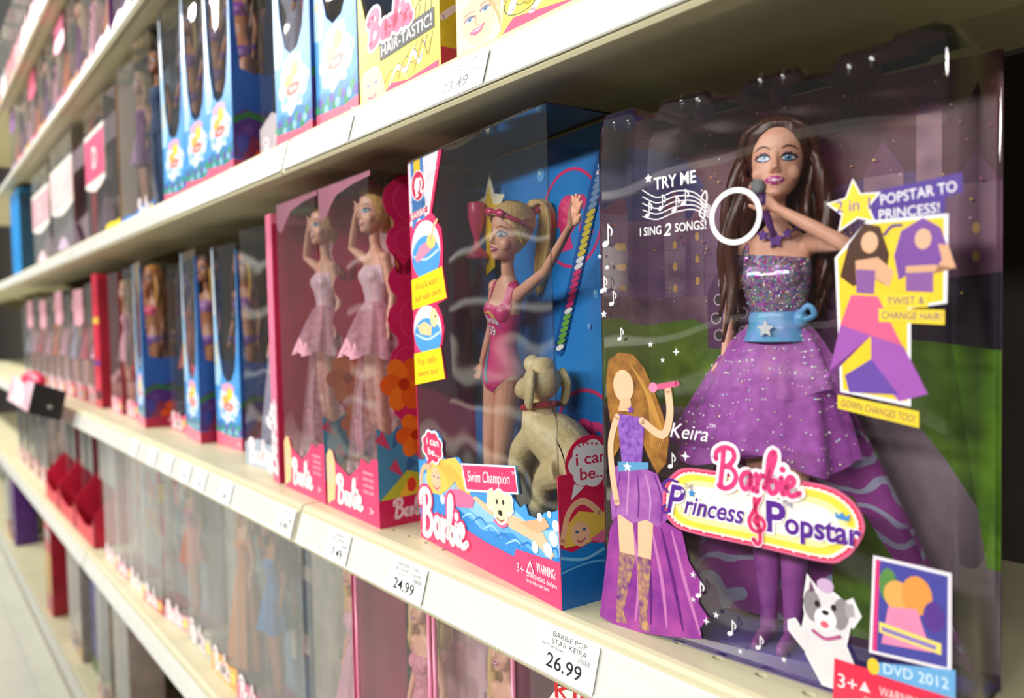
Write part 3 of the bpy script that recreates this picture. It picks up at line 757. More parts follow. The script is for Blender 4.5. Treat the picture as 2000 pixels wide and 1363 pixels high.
# speech bubble
p.poly(cloud(29, 82.5, 20.5, 15, 8, .14), '#ffffff'); p.poly(cloud(29, 82.5, 18.5, 13, 8, .14), '#d92f60'); p.poly([(22, 72), (16, 66), (28, 70)], '#d92f60')
p.text('i can', 30, 84, 6.4, '#ffffff', w=22, align='c', bold=.012); p.text('be...', 31, 75.5, 6.4, '#ffffff', w=20, align='c', bold=.012)
p.logo(2.5, 3.5, 82, .07, '#ffffff', '#e8366c', ow=.8, iw=.43)
p.text('3+', 155, 12, 6.2, '#ffffff', w=9)
p.poly([(167, 14.4), (177, 15.6), (172.3, 24.2)], '#ffffff'); p.poly([(168.6, 15.3), (175.4, 16.1), (172.2, 22.2)], '#e8366c'); p.text('!', 171.6, 16.4, 3.8, '#ffffff', bold=.02)
p.text('WARNING:', 180, 18.2, 6.4, '#ffffff', w=22, rot=.03, bold=.01); p.text('CHOKING HAZARD - Small parts', 167, 12, 3.0, '#ffffff', w=36, rot=.03); p.text('Not for children under 3 years', 167, 8, 2.6, '#ffffff', w=27, rot=.03)
p.build('printed_artwork', fb)
# right side base with the bubble
side = [(0, 0), (59, 0), (59, 100), (52, 104)] + [(27 + 20 * math.cos(a), 92 + 19 * math.sin(a)) for a in [R(x) for x in range(45, 200, 15)]] + [(2, 87), (0, 86)]
m = MB(); m.prism(side, .7, card('#d0234f'), RIGHT(Wd)); sb = m.build('side_base', sw)
p = Print(RIGHT(Wd), .03, .014)
p.poly([(0, 0), (59, 0), (59, 40), (45, 36), (25, 40), (10, 36), (0, 40)], '#1f7fd0'); p.poly([(0, 0), (59, 0), (59, 27), (30, 30), (0, 26)], '#1668b6')
p.stroke([(0, 34), (20, 30), (40, 34), (59, 28)], 2, '#7fc0ee', 5); p.stroke([(0, 24), (26, 27), (59, 22)], 1.4, '#5aaae4', 5)
p.poly([(3, 40), (6, 54), (16, 62), (34, 58), (52, 60), (59, 52), (59, 44), (40, 46), (24, 40)], '#efc352'); p.stroke([(2, 44), (8, 62), (20, 68), (34, 58)], 4.4, '#f0b892', 5)
p.ell(17, 47, 7.5, 8.6, '#f3bd96', 18, .5); p.ell(14, 48.5, 1.5, 1, '#35618c', 10); p.ell(20, 49.5, 1.5, 1, '#35618c', 10); p.stroke([(14, 43), (17, 41.6), (20.5, 43.4)], 1.2, '#c9506b'); p.poly([(24, 42), (38, 47), (50, 50), (50, 42), (34, 38)], '#ee6d9d')
p.poly(cloud(27, 92, 21, 18.5, 7, .12), '#d0234f'); p.poly(cloud(27, 92, 18.5, 16, 7, .12), '#e9e4ea'); p.poly([(13, 80), (10, 70), (21, 77)], '#e9e4ea')
p.text('i can', 28, 92, 8, '#c8244f', w=26, align='c', bold=.012); p.text('be...', 29, 82, 8, '#c8244f', w=22, align='c', bold=.012)
for k in range(5): p.ell(18 + 3.6 * k, 105.5 - .25 * (k - 2) ** 2, .9, .9, '#c8244f', 8)
p.build('printed_artwork', sb)
# left strip behind the window
m = MB(); m.prism([(0, 132), (4, 134), (56, 141), (50, 166), (54, 172), (57, 182), (54, 192), (46, 202), (64, 206), (58, 232), (60, 246), (58, 262), (46, 274), (42, 277), (64, 325), (0, 325)], .7, card('#e8366c'), FRONT(.8)); st = m.build('side_strip', sw)
p = Print(FRONT(.8), .03, .014)
p.poly([(1, 325), (58, 325), (38, 277), (1, 270)], '#e6e6f0')
p.stroke([(20, 312), (50, 325)], .5, '#c9c9d8', 0); p.stroke([(24, 300), (56, 312)], .5, '#c9c9d8', 0)
p.poly([(6, 325), (30, 325), (30, 270), (18, 276), (6, 266)], '#4f86c8'); p.poly([(12, 325), (24, 325), (24, 300), (12, 300)], '#f0c52e')
p.ell(19, 303, 14, 13, '#f6f2f2', 30); ponytail_mark(p, 19, 303, 12, '#d8305c', '#ffffff')
p.text('TEAM', 18, 284.5, 7, '#4a76b4', w=27, align='c', bold=.012)
p.poly([(1, 274.5), (35, 278.5), (35, 284), (1, 281)], '#d8305c'); p.text('BARBIE', 18, 277, 5.4, '#ffffff', w=29, align='c', rot=.1, bold=.01)
p.ell(18, 268.5, 3, 3, '#f0c52e', 5)
for (cx, cy, rx, ry) in ((29, 248, 29, 26), (27, 181, 28, 22)):
    p.ell(cx, cy, rx, ry, '#e8366c', 30); p.ell(cx, cy, rx - 2, ry - 1.6, '#d9e6f2', 30); p.ell(cx, cy - ry * .25, rx - 3, ry * .7, '#4f9ede', 30); p.stroke([(cx - rx * .8, cy - 4), (cx, cy - 8), (cx + rx * .8, cy - 2)], 2, '#bfe0f6', 5)
p.poly([(8, 242), (20, 252), (40, 256), (48, 250), (30, 244), (14, 238)], '#ee8fae'); p.ell(40, 254, 8, 6, '#f0cf74', 16); p.stroke([(40, 256), (46, 266), (52, 270)], 3, '#f2bf98', 4)
p.poly([(8, 184), (22, 188), (36, 184), (34, 176), (14, 177)], '#e7cf9a'); p.ell(40, 191, 7, 8, '#ecd6a4', 16); p.ell(43, 192, 1.2, 1.2, '#3a2a1c', 8)
for (q, l1, l2, y1, y2) in (([(0, 198), (64, 206.5), (58, 232), (0, 224)], 'Wind & watch', 'doll really swim!', 214, 204), ([(0, 133), (56, 141.5), (50.5, 166.5), (0, 160)], 'Pup really', 'swims too!', 150, 140)):
    p.poly(q, '#f7e11c'); p.text(l1, 7, y1, 6, '#c23a2c', w=44 if '&' in l1 else 36, rot=.13); p.text(l2, 6, y2, 6, '#c23a2c', w=51 if 'doll' in l2 else 40, rot=.13)
p.build('printed_artwork', st)
m = MB()
m.quad((0, 1.6, 0), (Wd - 1, 1.6, 0), (Wd - 1, 1.6, Ht), (0, 1.6, Ht), SWIMW); m.quad((Wd - 1, 1.6, 0), (Wd - 1, Dp, 0), (Wd - 1, Dp, Ht), (Wd - 1, 1.6, Ht), CLEAR); m.quad((0, 0, Ht + .2), (Wd, 0, Ht + .2), (Wd, Dp, Ht + .2), (0, Dp, Ht + .2), CLEAR)
for k in ((0, 0, 0), ):
    m.tube([(Wd - 1, 1.6, 60), (Wd - 1, 1.6, Ht)], .5, CLEAR, 6); m.tube([(60, 1.6, Ht), (Wd - 1, 1.6, Ht)], .5, CLEAR, 6); m.tube([(Wd - 1, 1.6, Ht), (Wd - 1, Dp, Ht)], .5, CLEAR, 6)
m.build('clear_window', sw)
# moulded inner tray lines by the pup
m = MB(); m.tube([(176, 20, 108), (190, 16, 100), (200, 12, 92)], .5, CLEAR, 6); m.tube([(168, 16, 74), (176, 14, 66), (172, 12, 58)], .5, CLEAR, 6); m.tube([(150, 34, 122), (166, 26, 128), (180, 20, 120)], .4, CLEAR, 6); m.build('moulded_tray', sw)
SHEAR[0] = 0.
def inbox(box, u, d, v):
    return box.matrix_basis @ Vector((u * .001, d * .001, v * .001))
bpy.context.view_layer.update()
# star with pink trophy inside the box
tr = thing('toy_trophy', 'pink toy trophy on a yellow star card beside the swimmer doll', 'toy', inbox(sw, 34, 44, 226), sw.rotation_euler.z)
m = MB(); q = [(14 + (22 if i % 2 == 0 else 11) * math.cos(R(90 + 36 * i)), 48 + (26 if i % 2 == 0 else 13) * math.sin(R(90 + 36 * i))) for i in range(10)]
m.prism([(x * 1.1, y * 1.14) for x, y in q], .6, card('#fbf6d8'), FRONT(4)); m.prism(q, .6, card('#f2cf22'), FRONT(3.4)); m.prism([(8, 0), (22, 6), (22, 40), (10, 40)], .6, card('#f2cf22'), FRONT(3.3)); m.build('star_card', tr)
m = MB(); m.lathe([(10, 14), (10, 17), (7, 20), (3, 24), (2.5, 32), (5, 38), (7, 48), (7.5, 60), (7, 61)], mat('#e2396f', rough=.3), (6, -4)); m.tube([(-2, -4, 56), (-6, -4, 50), (-1, -4, 42)], 1.2, mat('#e2396f', rough=.3), 8, spl=4); m.build('cup', tr, True)

# ------------------------------------------------------------------ swimmer doll
bd, TS = doll_body({'p': [(57, -3, 246), (86, -5, 282)], 'd': (.4, -.05, 1), 'up': (0, -1, .1), 'side': -1, 'curl': .05, 'size': 1.5}, {'p': [(-28, 5, 186), (-30, -2, 154)], 'curl': .3}, R(2), 0, .75)
bd.materials.clear(); bd.materials.append(SKIN)
sd = thing('fashion_doll', 'blonde swimmer doll in a pink swimsuit with one arm raised', 'doll', inbox(sw, 57, 39, 3), sw.rotation_euler.z, 'dolls in the packages', (R(2.5), R(12)))
sd.scale = (.955,) * 3
body = link('body', bd, sd)
link('face_paint', face_paint(bd, TS, '#b5486e', '#6e6288', '#6a9cc4', '#8a5a34'), body)
SUIT = mat('#dd3a80', rough=.35, var=.06)
def suit(c):
    if c.z > 231: return False
    if c.z > 214: return 9 < abs(c.x) < 15.5 if c.y < 2 else abs(c.x) < 14
    if c.z > 206: return abs(c.x) < 16.5 and not (abs(c.x) < 9 - (214 - c.z) * .4 and c.y < -2 and c.z > 211)
    if c.z < 158: return c.z > 139 + max(0, abs(c.x) - 5) * 1.15
    return abs(c.x) < 20
link('swimsuit', shell(bd, suit, .5, 'swimsuit', SUIT), sd)
bs = bvh_of(bd); I0 = lambda q: Vector(q)
m = MB()
for (o, c) in ((0, '#3f7f9c'), (1.7, '#8fc3cf'), (3.4, '#3f7f9c')):
    strokes_decal(m, bs, [(-16 + o, 196), (-13 + o, 182), (-9 + o, 168), (-6 + o, 156), (-1 + o, 146)], 2.6, ink(c), I0, .75)
m.build('stripes', sd)
pr = Print(FRONT(-17.6), .2, .03)
class Dr(Print):
    pass
m = MB()
V_, F_, a_, b_ = text_mesh('59', .015)
def put_text(body, u, v, h, w, mt, off=1.0):
    V, F, a, b = text_mesh(body, .012)
    sx = w / (b - a); sy = h / .72; out = []
    for x, y in V:
        h_ = bs.ray_cast(Vector(((u + (x - a) * sx) * .001, -.06, (v + y * sy) * .001)), Vector((0, 1, 0)))
        out.append((h_[0] * 1000 - Vector((0, off, 0))) if h_[0] is not None else Vector((u, -20, v)))
    m.add(out, F, mt)
put_text('59', -5.2, 186, 8, 9.5, ink('#f4eef2'))
put_text('Barbie', -9, 196.5, 5, 18, ink('#f4eef2'))
decal(m, bs, [(-13 + 4.4 * (1 if i % 2 == 0 else .45) * math.cos(R(90 + 36 * i)), 202 + 4.4 * (1 if i % 2 == 0 else .45) * math.sin(R(90 + 36 * i))) for i in range(10)], ink('#f0c22e'), I0, .9, 2)
strokes_decal(m, bs, [(-8, 203), (-2, 204.5), (5, 201), (9, 195)], 2.4, ink('#e6c35a'), I0, .8); strokes_decal(m, bs, [(2, 200), (7, 198), (10, 193)], 1.6, ink('#7c63b8'), I0, .85)
m.build('chest_print', sd)
m = MB(); rr = random.Random(5)
hair_cap(m, TS, BLOND, 2.2, [(0, 35), (25, 34.4), (45, 31), (62, 26), (75, 19), (90, 13), (110, 8), (180, 2)], 64, 22)
for k in range(60):
    a = R(-95 + 190 * k / 59); z = 34 - 20 * (abs(a) / 1.66) ** 2
    rx, yf, yb = head_at(z); P = []
    for i in range(6):
        t = i / 5; aa = a + (math.copysign(math.pi, a) - a) * t * .86
        zz = z + (38 - z) * min(1, t * 1.2) - 3 * t; rx, yf, yb = head_at(max(2, min(41, zz)))
        P.append(TS(((rx + 2.3) * math.sin(aa), (yf + yb) / 2 - ((yb - yf) / 2 + 2.3) * math.cos(aa), zz + .8)))
    m.tube(P, [.7, 1.1, 1.2, 1.2, 1.1, .8], BLOND, 5, spl=2)
for k in range(26):                                       # ponytail
    a = k * .8; q = 5 * rr.uniform(.2, 1)
    ox, oy = q * math.cos(a), q * math.sin(a)
    m.tube([TS((3 + ox * .4, 15 + oy * .4, 40)), TS((7 + ox, 23 + oy, 46)), TS((12 + ox * 1.3, 28 + oy, 34)), TS((12 + ox * 1.6, 28 + oy * 1.3, 8)), TS((10 + ox * 1.2, 26 + oy, -22 + rr.uniform(-8, 8)))], [1.6, 2.2, 2.6, 2.2, .7], BLOND, 6, spl=3)
m.build('hair', sd, True)
m = MB(); GOG = mat('#d8386f', rough=.15, coat=.6)
m.tube([TS((4, 16, 39)), TS((6, 19, 42)), TS((8, 21, 40)), TS((5, 19, 37)), TS((4, 16, 39))], 2.4, GOG, 8, spl=3)
m.build('hair_band', sd, True)
m = MB(); P = []
for i in range(27):
    a = R(-118 + 236 * i / 26); z = 36.5 - 13 * (abs(a) / 2.06) ** 1.7; rx, yf, yb = head_at(z)
    P.append(TS(((rx + 4) * math.sin(a), (yf + yb) / 2 - ((yb - yf) / 2 + 4) * math.cos(a), z + .6)))
m.tube(P, [1.6] * 5 + [2.4] * 17 + [1.6] * 5, GOG, 8, .6)
for s in (-1, 1):
    a = R(24 * s); rx, yf, yb = head_at(35); c = TS(((rx + 4.4) * math.sin(a), (yf + yb) / 2 - ((yb - yf) / 2 + 4.4) * math.cos(a), 36.5))
    m.ball(c, 6, 3, 3.4, GOG, 14, 8)
m.build('goggles', sd, True)

# ------------------------------------------------------------------ toy pup
PUP = mat('#efdfae', rough=.45, col2='#e0ca90', scale=160, bump=.6, bscale=330)
pp = thing('toy_dog', 'cream toy puppy with a red collar sitting inside the swimmer box', 'toy', inbox(sw, 158, 32, 42), sw.rotation_euler.z)
m = MB()
m.tube([(32, 6, 36), (22, 4, 46), (6, 0, 58), (-8, -3, 66), (-14, -3, 76), (-12, -3, 86)], [15, 19, 20, 17, 13, 11.5], PUP, 16, spl=4)
m.ball((-10, -3, 101), 15, 13, 14, PUP, 18, 12); m.tube([(-18, -5, 98), (-28, -7, 94), (-33, -7.6, 92.5)], [10, 8, 5], PUP, 14, spl=3)
m.ball((-32, -7, 98), 3, 3.4, 2.6, PUP); m.ball((-22, -3, 113), 7.5, 6.5, 7, PUP); m.ball((-8, -3, 113), 9, 9, 6, PUP)
for s in (-1, 1):
    m.tube([(-4, -3 + 13 * s, 110), (-2, -3 + 16 * s, 100), (-4, -3 + 16 * s, 88), (-7, -3 + 14 * s, 82)], [3.4, 5, 4.6, 2.4], PUP, 10, .6, spl=3)
    m.tube([(-14, 9 * s - 1, 62), (-26, 9 * s - 1, 50), (-33, 9 * s - 2, 32), (-34, 9 * s - 2, 16), (-38, 9 * s - 2, 6)], [9, 10, 7.5, 6, 5.5], PUP, 12, spl=3)
    m.tube([(24, 9 * s, 42), (10, 10 * s - 1, 36), (2, 11 * s - 1, 28), (-4, 11 * s - 1, 14), (-12, 11 * s - 1, 5)], [13, 11.5, 8.5, 6.5, 6], PUP, 12, spl=3)
m.tube([(36, 10, 30), (41, 14, 40), (38, 14, 54)], [6, 4.5, 2], PUP, 10, spl=3)
rr = random.Random(2)
me = remesh(m, 1.3, 4, .5); me.materials.clear(); me.materials.append(PUP)
b = link('body', me, pp)
m = MB(); n = 28
m.tube([(-13 + 13.4 * math.cos(2 * math.pi * i / n), -3 + 13 * math.sin(2 * math.pi * i / n), 83 + 2.4 * math.cos(2 * math.pi * i / n)) for i in range(n + 1)], 2.2, mat('#b3233f', rough=.35), 8); m.build('collar', pp, True)
m = MB(); m.ball((-35.6, -8, 96), 2.6, 3, 2.2, mat('#241a16', rough=.25)); m.build('nose', pp, True)
for s in (-1, 1):
    m = MB(); m.ball((-21.5, -4 + 9.6 * s, 105), 1.7, 1.7, 1.7, mat('#1d1512', rough=.15)); m.build('eye', pp, True)
# ------------------------------------------------------------------ the popstar doll blister box
kb = thing('doll_box', 'large clear blister box of the purple popstar doll, nearest at right', 'doll box', (-.3244, .333, Z_M), .109)
bpy.context.view_layer.update()
KW, KD, KH = 195, 60, 311
m = MB(); m.box(-5, 200, KD - 1.2, KD, 0, KH + 1, mat('#3a1d46', rough=.4, col2='#5b2a4e', scale=22)); kc = m.build('back_card', kb)
p = Print(FRONT(KD - 1.2), .05, .02)
PUR = lambda a, b, s=40: mat(a, rough=.4, col2=b, scale=s)  # dark inks: the shade inside the box is put into these colours
p.poly([(-5, 312), (200, 312), (200, 250), (150, 262), (80, 250), (-5, 268)], PUR('#4a1830', '#6e2a3c', 30))
p.poly([(-5, 268), (80, 250), (150, 262), (200, 250), (200, 160), (-5, 170)], PUR('#4d2f68', '#8a5a78', 18))
p.poly([(-5, 300), (24, 290), (40, 270), (30, 250), (-5, 252)], PUR('#2d2a66', '#4c3a7a', 24))
p.poly([(70, 312), (130, 312), (120, 290), (84, 286)], PUR('#5c1030', '#7d1f48', 40))
for (a, b, w, h, c) in ((10, 196, 16, 60, '#9c7d96'), (30, 200, 9, 44, '#8a6b88'), (136, 190, 20, 70, '#a8788c'), (162, 196, 12, 92, '#b3848f'), (180, 190, 18, 60, '#8f5f78'), (118, 196, 12, 40, '#7d5a78')):
    p.poly([(a, b), (a + w, b), (a + w, b + h), (a, b + h)], PUR(c, '#6d4a68', 50)); p.poly([(a - 1.5, b + h), (a + w + 1.5, b + h), (a + w / 2, b + h + w * .9)], PUR('#5d2f5c', '#7c3a52', 50))
    for q in range(3): p.ell(a + w / 2, b + 10 + q * 14, 1.6, 2.8, '#d9a86a', 10)
p.poly([(-5, 200), (60, 200), (62, 150), (-5, 140)], PUR('#5c3a52', '#93707e', 30))
p.poly([(-5, 182), (30, 186), (56, 176), (70, 150), (66, 100), (-5, 90)], PUR('#3d5a12', '#6d8a22', 60)); p.poly([(-5, 130), (40, 128), (66, 110), (60, 84), (-5, 80)], PUR('#71606a', '#93808a', 30))
p.poly([(140, 190), (200, 196), (200, 8), (60, 8), (100, 80)], PUR('#33510e', '#5f8418', 50)); p.poly([(120, 156), (150, 146), (176, 112), (200, 74), (200, 8), (150, 8), (158, 60), (144, 110)], PUR('#6a5a66', '#8a7884', 30))
p.poly([(176, 190), (200, 194), (200, 60), (194, 60)], PUR('#3f6a0c', '#6da01c', 60))
p.poly([(130, 200), (200, 206), (200, 168), (140, 176)], PUR('#1c1424', '#33203a', 40))
rr = random.Random(11)
for k in range(150):
    u, v = rr.uniform(0, 198), rr.uniform(180, 306); r = rr.uniform(.25, .8); p.ell(u, v, r, r, rr.choice(['#e8c36a', '#d98a4a', '#f0d6dc', '#c25a8a']), 6)
p.build('printed_artwork', kc)
m = MB(); m.box(-3, KW + 3, 3, KD - 1.5, 0, 2.6, PUR('#5540a4', '#7355c0', 25)); m.prism([(4, 6), (190, 6), (196, 20), (188, 44), (6, 44), (0, 20)], 3, PUR('#6a4cc0', '#4c3598', 60), (Vector((0, 10, 3)), Vector((1, 0, 0)), Vector((0, 1, 0)), Vector((0, 0, 1)))); m.build('stage_tray', kb)
# moulded speaker with round openings, left of the doll
m = MB(); SPK = PUR('#5a2458', '#3a1640', 40); m.prism([(0, 0), (30, 0), (30, 40), (22, 50), (6, 44), (0, 34)], 8, SPK, FRONT(40, 52, 168)); spk = m.build('speaker_panel', kb)
for (a, b) in ((60, 176), (68, 176), (76, 178), (58, 186), (66, 187), (75, 189), (60, 197), (69, 199), (77, 201), (73, 210), (63, 207)):
    m = MB(); n = 14; m.tube([(a + 3.1 * math.cos(2 * math.pi * i / n), 39.4, b + 3.1 * math.sin(2 * math.pi * i / n)) for i in range(n + 1)], .55, mat('#b9a3b4', rough=.25), 6); m.lathe([(2.7, 0), (2.7, .3)], DARK, n=12) if False else None; m.prism([(a + 2.6 * math.cos(i), b + 2.6 * math.sin(i)) for i in [2 * math.pi * k / 10 for k in range(10)]], .2, mat('#1c0a1c', rough=.6), FRONT(39.6)); m.build('speaker_hole', spk)
# clear blister with its notched rim
def rim(ins):
    pts = [(-3 + ins, 0 + ins), (-1.5 + ins, 14), (0 + ins, 40), (0 + ins, 285), (2 + ins, 303 - ins * .6), (7, 310.5 - ins)]
    for (a, b) in ((28, 46), (76, 96), (126, 144)):
        pts += [(a - 3, 311 - ins), (a, 309.6 - ins), (a + 2, 305.5 - ins), (b - 2, 305 - ins), (b, 309.6 - ins), (b + 3, 311 - ins)]
    pts += [(168, 311.4 - ins), (170, 314 - ins), (186, 314.4 - ins), (193 - ins * .4, 311 - ins), (195.5 - ins, 303 - ins * .6), (195.5 - ins, 40), (196.5 - ins, 14), (198 - ins, 0 + ins)]
    return pts
m = MB()
secs = [[(a, y, b) for a, b in rim(ins)] for y, ins in ((0.0, 4.5), (.5, 2.6), (1.8, 1.0), (4.2, 0), (30, -.6), (57, -1.5), (57.5, -4))]
m.loft(secs, CLEARB, caps=False)
m.build('blister_wall', kb, True)
m = MB(); q = rim(4.5); tri = tessellate_polygon([[Vector((a, b, 0)) for a, b in q]]); m.add([(a, 0, b) for a, b in q], [tuple(t) for t in tri], clear(.85, 7, .97, .004, 1.5)); m.build('blister_front', kb)
for (a, b) in ((14, 303), (24, 302), (60, 306), (70, 305), (106, 307), (118, 306), (150, 303), (160, 304)):
    m = MB(); m.tube([(a, 1.5, b - 4), (a, 1, b), (a + .6, 1.5, b + 4)], [.8, 1.5, .8], clear(0, 9, .96, 0, 2.4, .02), 8); m.build('moulded_pin', kb, True)
# print on the blister front
p = Print(FRONT(-.1), .05, .012); Wt = '#f4f1f4'
p.text('TRY ME', 42, 260, 7, Wt, w=27, bold=.015, rot=.02); p.star(38.2, 267, 2.8, Wt)
for k in range(5): p.stroke([(34, 261 - 3.8 * k), (44, 255.5 - 3.1 * k), (56, 257.5 - 2.9 * k), (68, 255 - 2.3 * k), (77.5, 246 - 1.5 * k)], .55, Wt, 6)
for (a, b) in ((37, 246), (46, 249), (55, 247), (61, 250)): p.note(a, b, 8, Wt)
p.stroke([(74, 240), (71, 243), (73.5, 247), (75.5, 244), (72, 250), (74.6, 255), (75.6, 251), (73.6, 240)], .8, Wt)
p.text('I SING', 32, 234.6, 5, Wt, w=14.5, bold=.01); p.text('2', 48, 233.4, 7, Wt, w=5, bold=.02, shear=.25); p.text('SONGS!', 55.5, 234.8, 5, Wt, w=19.5, bold=.01)
p.ring(92, 239.5, 12.2, 15, '#f6f4f6')
p.poly([(160, 243), (197, 246.5), (197.5, 238), (191, 237), (190, 228), (161, 228.5)], '#4d2f8e')
st5 = [(152, 249), (155.2, 242.4), (163, 242), (158.4, 236.6), (161, 230), (154, 232.4), (146, 227.5), (147.4, 234.4), (141, 240), (149, 241.4)]
cx, cy = 152.4, 238; p.poly([(cx + (a - cx) * 1.14, cy + (b - cy) * 1.14) for a, b in st5], '#f4f0f6'); p.poly(st5, '#f2cf2c')
p.text('2 in 1', 144.2, 235.4, 5.6, '#5b3aa0', w=15.5, bold=.004)
p.text('POPSTAR TO', 164.4, 236.6, 4.8, Wt, w=31, rot=.07, bold=.006); p.text('PRINCESS!', 163.6, 230, 4.6, Wt, w=25, rot=.02, bold=.006)
p.poly([(143.5, 214), (158, 230), (192, 229.6), (191.5, 191), (177, 189), (177, 145), (146, 150)], Wt); p.poly([(145, 214), (160, 228.6), (190.4, 228.2), (190, 192), (175.6, 190), (175.6, 147), (147, 151)], '#efc92e')
p.poly([(146, 205), (150, 220), (157, 229), (164, 227), (168, 214), (166, 200), (160, 204), (152, 200)], '#4a2c1c'); p.ell(159.4, 220, 3.8, 5, '#e2b08c', 16); p.poly([(153, 212), (163, 213), (170, 206), (168, 199), (162, 203), (161, 196), (153.6, 197)], '#dca884'); p.poly([(153.4, 208), (162, 207), (161.4, 196), (153.4, 197)], '#8a5a9c')
p.poly([(151, 196), (163, 195), (174, 171), (160, 176), (146, 182)], '#d9608a'); p.poly([(146, 182), (160, 177), (138.6, 158), (140, 156)], '#a158b0'); p.poly([(160, 177), (174, 172), (184, 151), (172, 147), (160, 162)], '#a158b0'); p.poly([(148, 158), (160, 166), (172, 150), (150, 150)], '#6a4ca4')
p.poly([(170, 213), (173, 224), (182, 229), (189, 224), (192, 214), (188, 205), (178, 206), (172, 202)], '#7a4a9c'); p.ell(182, 219.6, 3.4, 4.6, '#e0b090', 16); p.poly([(175, 208), (186, 208), (195, 206), (192, 216), (188, 217), (189.6, 210), (186, 204), (186, 197), (175, 198)], '#dca884'); p.poly([(175, 205), (186, 205), (186, 196), (175, 197)], '#8a5a9c')
p.stroke([(166, 223), (169, 226.4), (173, 226.6)], 1.3, '#5b3a8c')
p.poly([(165.5, 189.6), (184, 189.4), (184, 195), (165.5, 196)], '#efd03a'); p.text('TWIST &', 167, 191, 3.4, '#5b2f7c', w=15.6, bold=.004)
p.poly([(163.4, 183.4), (190.6, 181.6), (190.6, 188), (163.4, 189.4)], '#efd03a'); p.text('CHANGE HAIR!', 164.6, 184.8, 3.4, '#5b2f7c', w=25, rot=-.05, bold=.004)
p.poly([(144.6, 142), (180.4, 135.6), (180.4, 143), (144.6, 148.6)], '#efd03a'); p.text('GOWN CHANGES TOO!', 146, 143.2, 3.6, '#6a2f5c', w=33, rot=-.165, bold=.004)
# printed gown figure at the left, plain and faceless
HB = mat('#6a3f1c', rough=.35, col2='#b07a34', scale=120)
p.poly([(6, 150), (8, 162), (16, 167), (26, 166), (34, 158), (40, 146), (46, 132), (50, 118), (48, 104), (42, 97), (36, 106), (30, 118), (24, 122), (14, 108), (9, 100), (10, 118), (7, 134)], HB)
for k in range(7): p.stroke([(24 + 2 * k, 160 - 2 * k), (36 + 1.6 * k, 140 - 3 * k), (38 + k, 112)], .9, '#c48f45', 5, True)
GP = mat('#7a2a8c', rough=.35, col2='#a8489c', scale=60)
p.poly([(-2, 2), (14, -1), (28, 0), (46, 3), (66, 7), (70, 8), (68, 13), (74, 21), (68, 28), (70, 40), (62, 50), (58, 66), (44, 71), (12, 68), (7, 58)], GP)
for k in range(6): p.stroke([(16 + 7 * k, 66), (20 + 8 * k, 36), (14 + 11 * k, 5 + k)], 2.4, '#c476b4' if k % 2 else '#5f1f74', 5, True)
for (a, b, c, d) in ((18, 22, 17, 13), (33, 33, 30, 30)):
    p.poly([(a - 5, 70), (a + 6, 70), (b + 3.6, 44), (d + 2.4, 8), (d - 1.6, 6), (c - 2.4, 40)], '#efc09a'); p.poly([(c - 3, 46), (b + 4, 46), (d + 3.4, 10), (d + 6, 3), (d - 2, 2), (d - 2, 10)], mat('#6a2a80', rough=.35, col2='#c79a62', scale=260))
p.poly([(12, 98), (24, 101), (42, 97), (48, 84), (49, 72), (42, 66), (34, 69), (24, 65), (14, 69), (9, 64), (8, 76)], mat('#8a3f9c', rough=.35, col2='#b46fb8', scale=80))
for k in range(5): p.stroke([(16 + 6 * k, 96), (13 + 8 * k, 82), (12 + 8 * k, 69)], 1.2, '#c893c8' if k % 2 else '#6a2a80', 4, True)
p.poly([(14, 130), (34, 129), (31, 100), (17, 100)], mat('#6f3aa0', rough=.3, col2='#a070c8', scale=300)); p.poly([(14, 95), (36, 99), (36, 103), (14, 101)], '#5f9cc8'); p.star(21, 98.6, 3.4, '#d9dde4')
p.ell(19, 147, 7.4, 9.6, '#f0c09c', 22, .1); p.poly([(17, 140), (24, 140), (25, 132), (15, 132)], '#ecb890'); p.stroke([(32, 127), (46, 120), (51, 132), (50, 146)], 4.6, '#f0c09c', 5); p.stroke([(14, 128), (9, 112), (10, 92), (13, 76)], 4.2, '#f0c09c', 5)
p.stroke([(40, 147), (56, 150)], 3.2, '#d9608a', 0); p.ell(40, 147, 3, 3, '#e88ab0', 12); p.star(24, 133, 2.8, '#7a4aa8')
# name and title plate
p.text('Keira', 51, 119.5, 8.6, Wt, w=24, shear=.3, rot=-.02); p.text('TM', 76, 127, 2, Wt)
pl = [(46, 80), (47, 89), (52, 97), (61, 102.4), (79, 103), (122, 104), (141, 103), (152, 97), (156.6, 87), (153, 77), (147, 70), (138, 66.4), (106, 67), (62, 67.4), (50, 72)]
pl = [tuple(v) for v in spline([Vector(q) for q in pl + pl[:1]], 4)[:-1]]
cx, cy = 101, 85; sc = lambda k: [(cx + (a - cx) * (1 - (1 - k) * .4), cy + (b - cy) * k) for a, b in pl]
p.poly(sc(1.03), '#d9668a'); p.poly(sc(.96), '#e0335e'); p.poly(sc(.9), '#f8f2d8'); p.poly(sc(.84), '#f4da4e'); p.poly(sc(.66), '#f6eda8'); p.poly(sc(.5), '#faf6e4')
n = len(pl); b = sc(.885)
for i in range(0, n): p.ell(b[i][0], b[i][1], .75, .75, '#fffdf0', 8)
def ot(s, u, v, h, w, shear, rot=0., bold=.02, col='#5b2a90', oc='#faf4fa'):
    p.text(s, u, v, h, oc, w=w, shear=shear, rot=rot, bold=bold + .05); p.text(s, u, v, h, col, w=w, shear=shear, rot=rot, bold=bold)
ot('P', 48.5, 76.6, 16.5, 12.5, .25); p.stroke([(49.5, 88), (46, 91), (50, 95), (56, 94.5)], 1.6, '#5b2a90'); p.stroke([(51, 77.5), (48, 75.6), (46, 78), (48, 80)], 1.5, '#5b2a90')
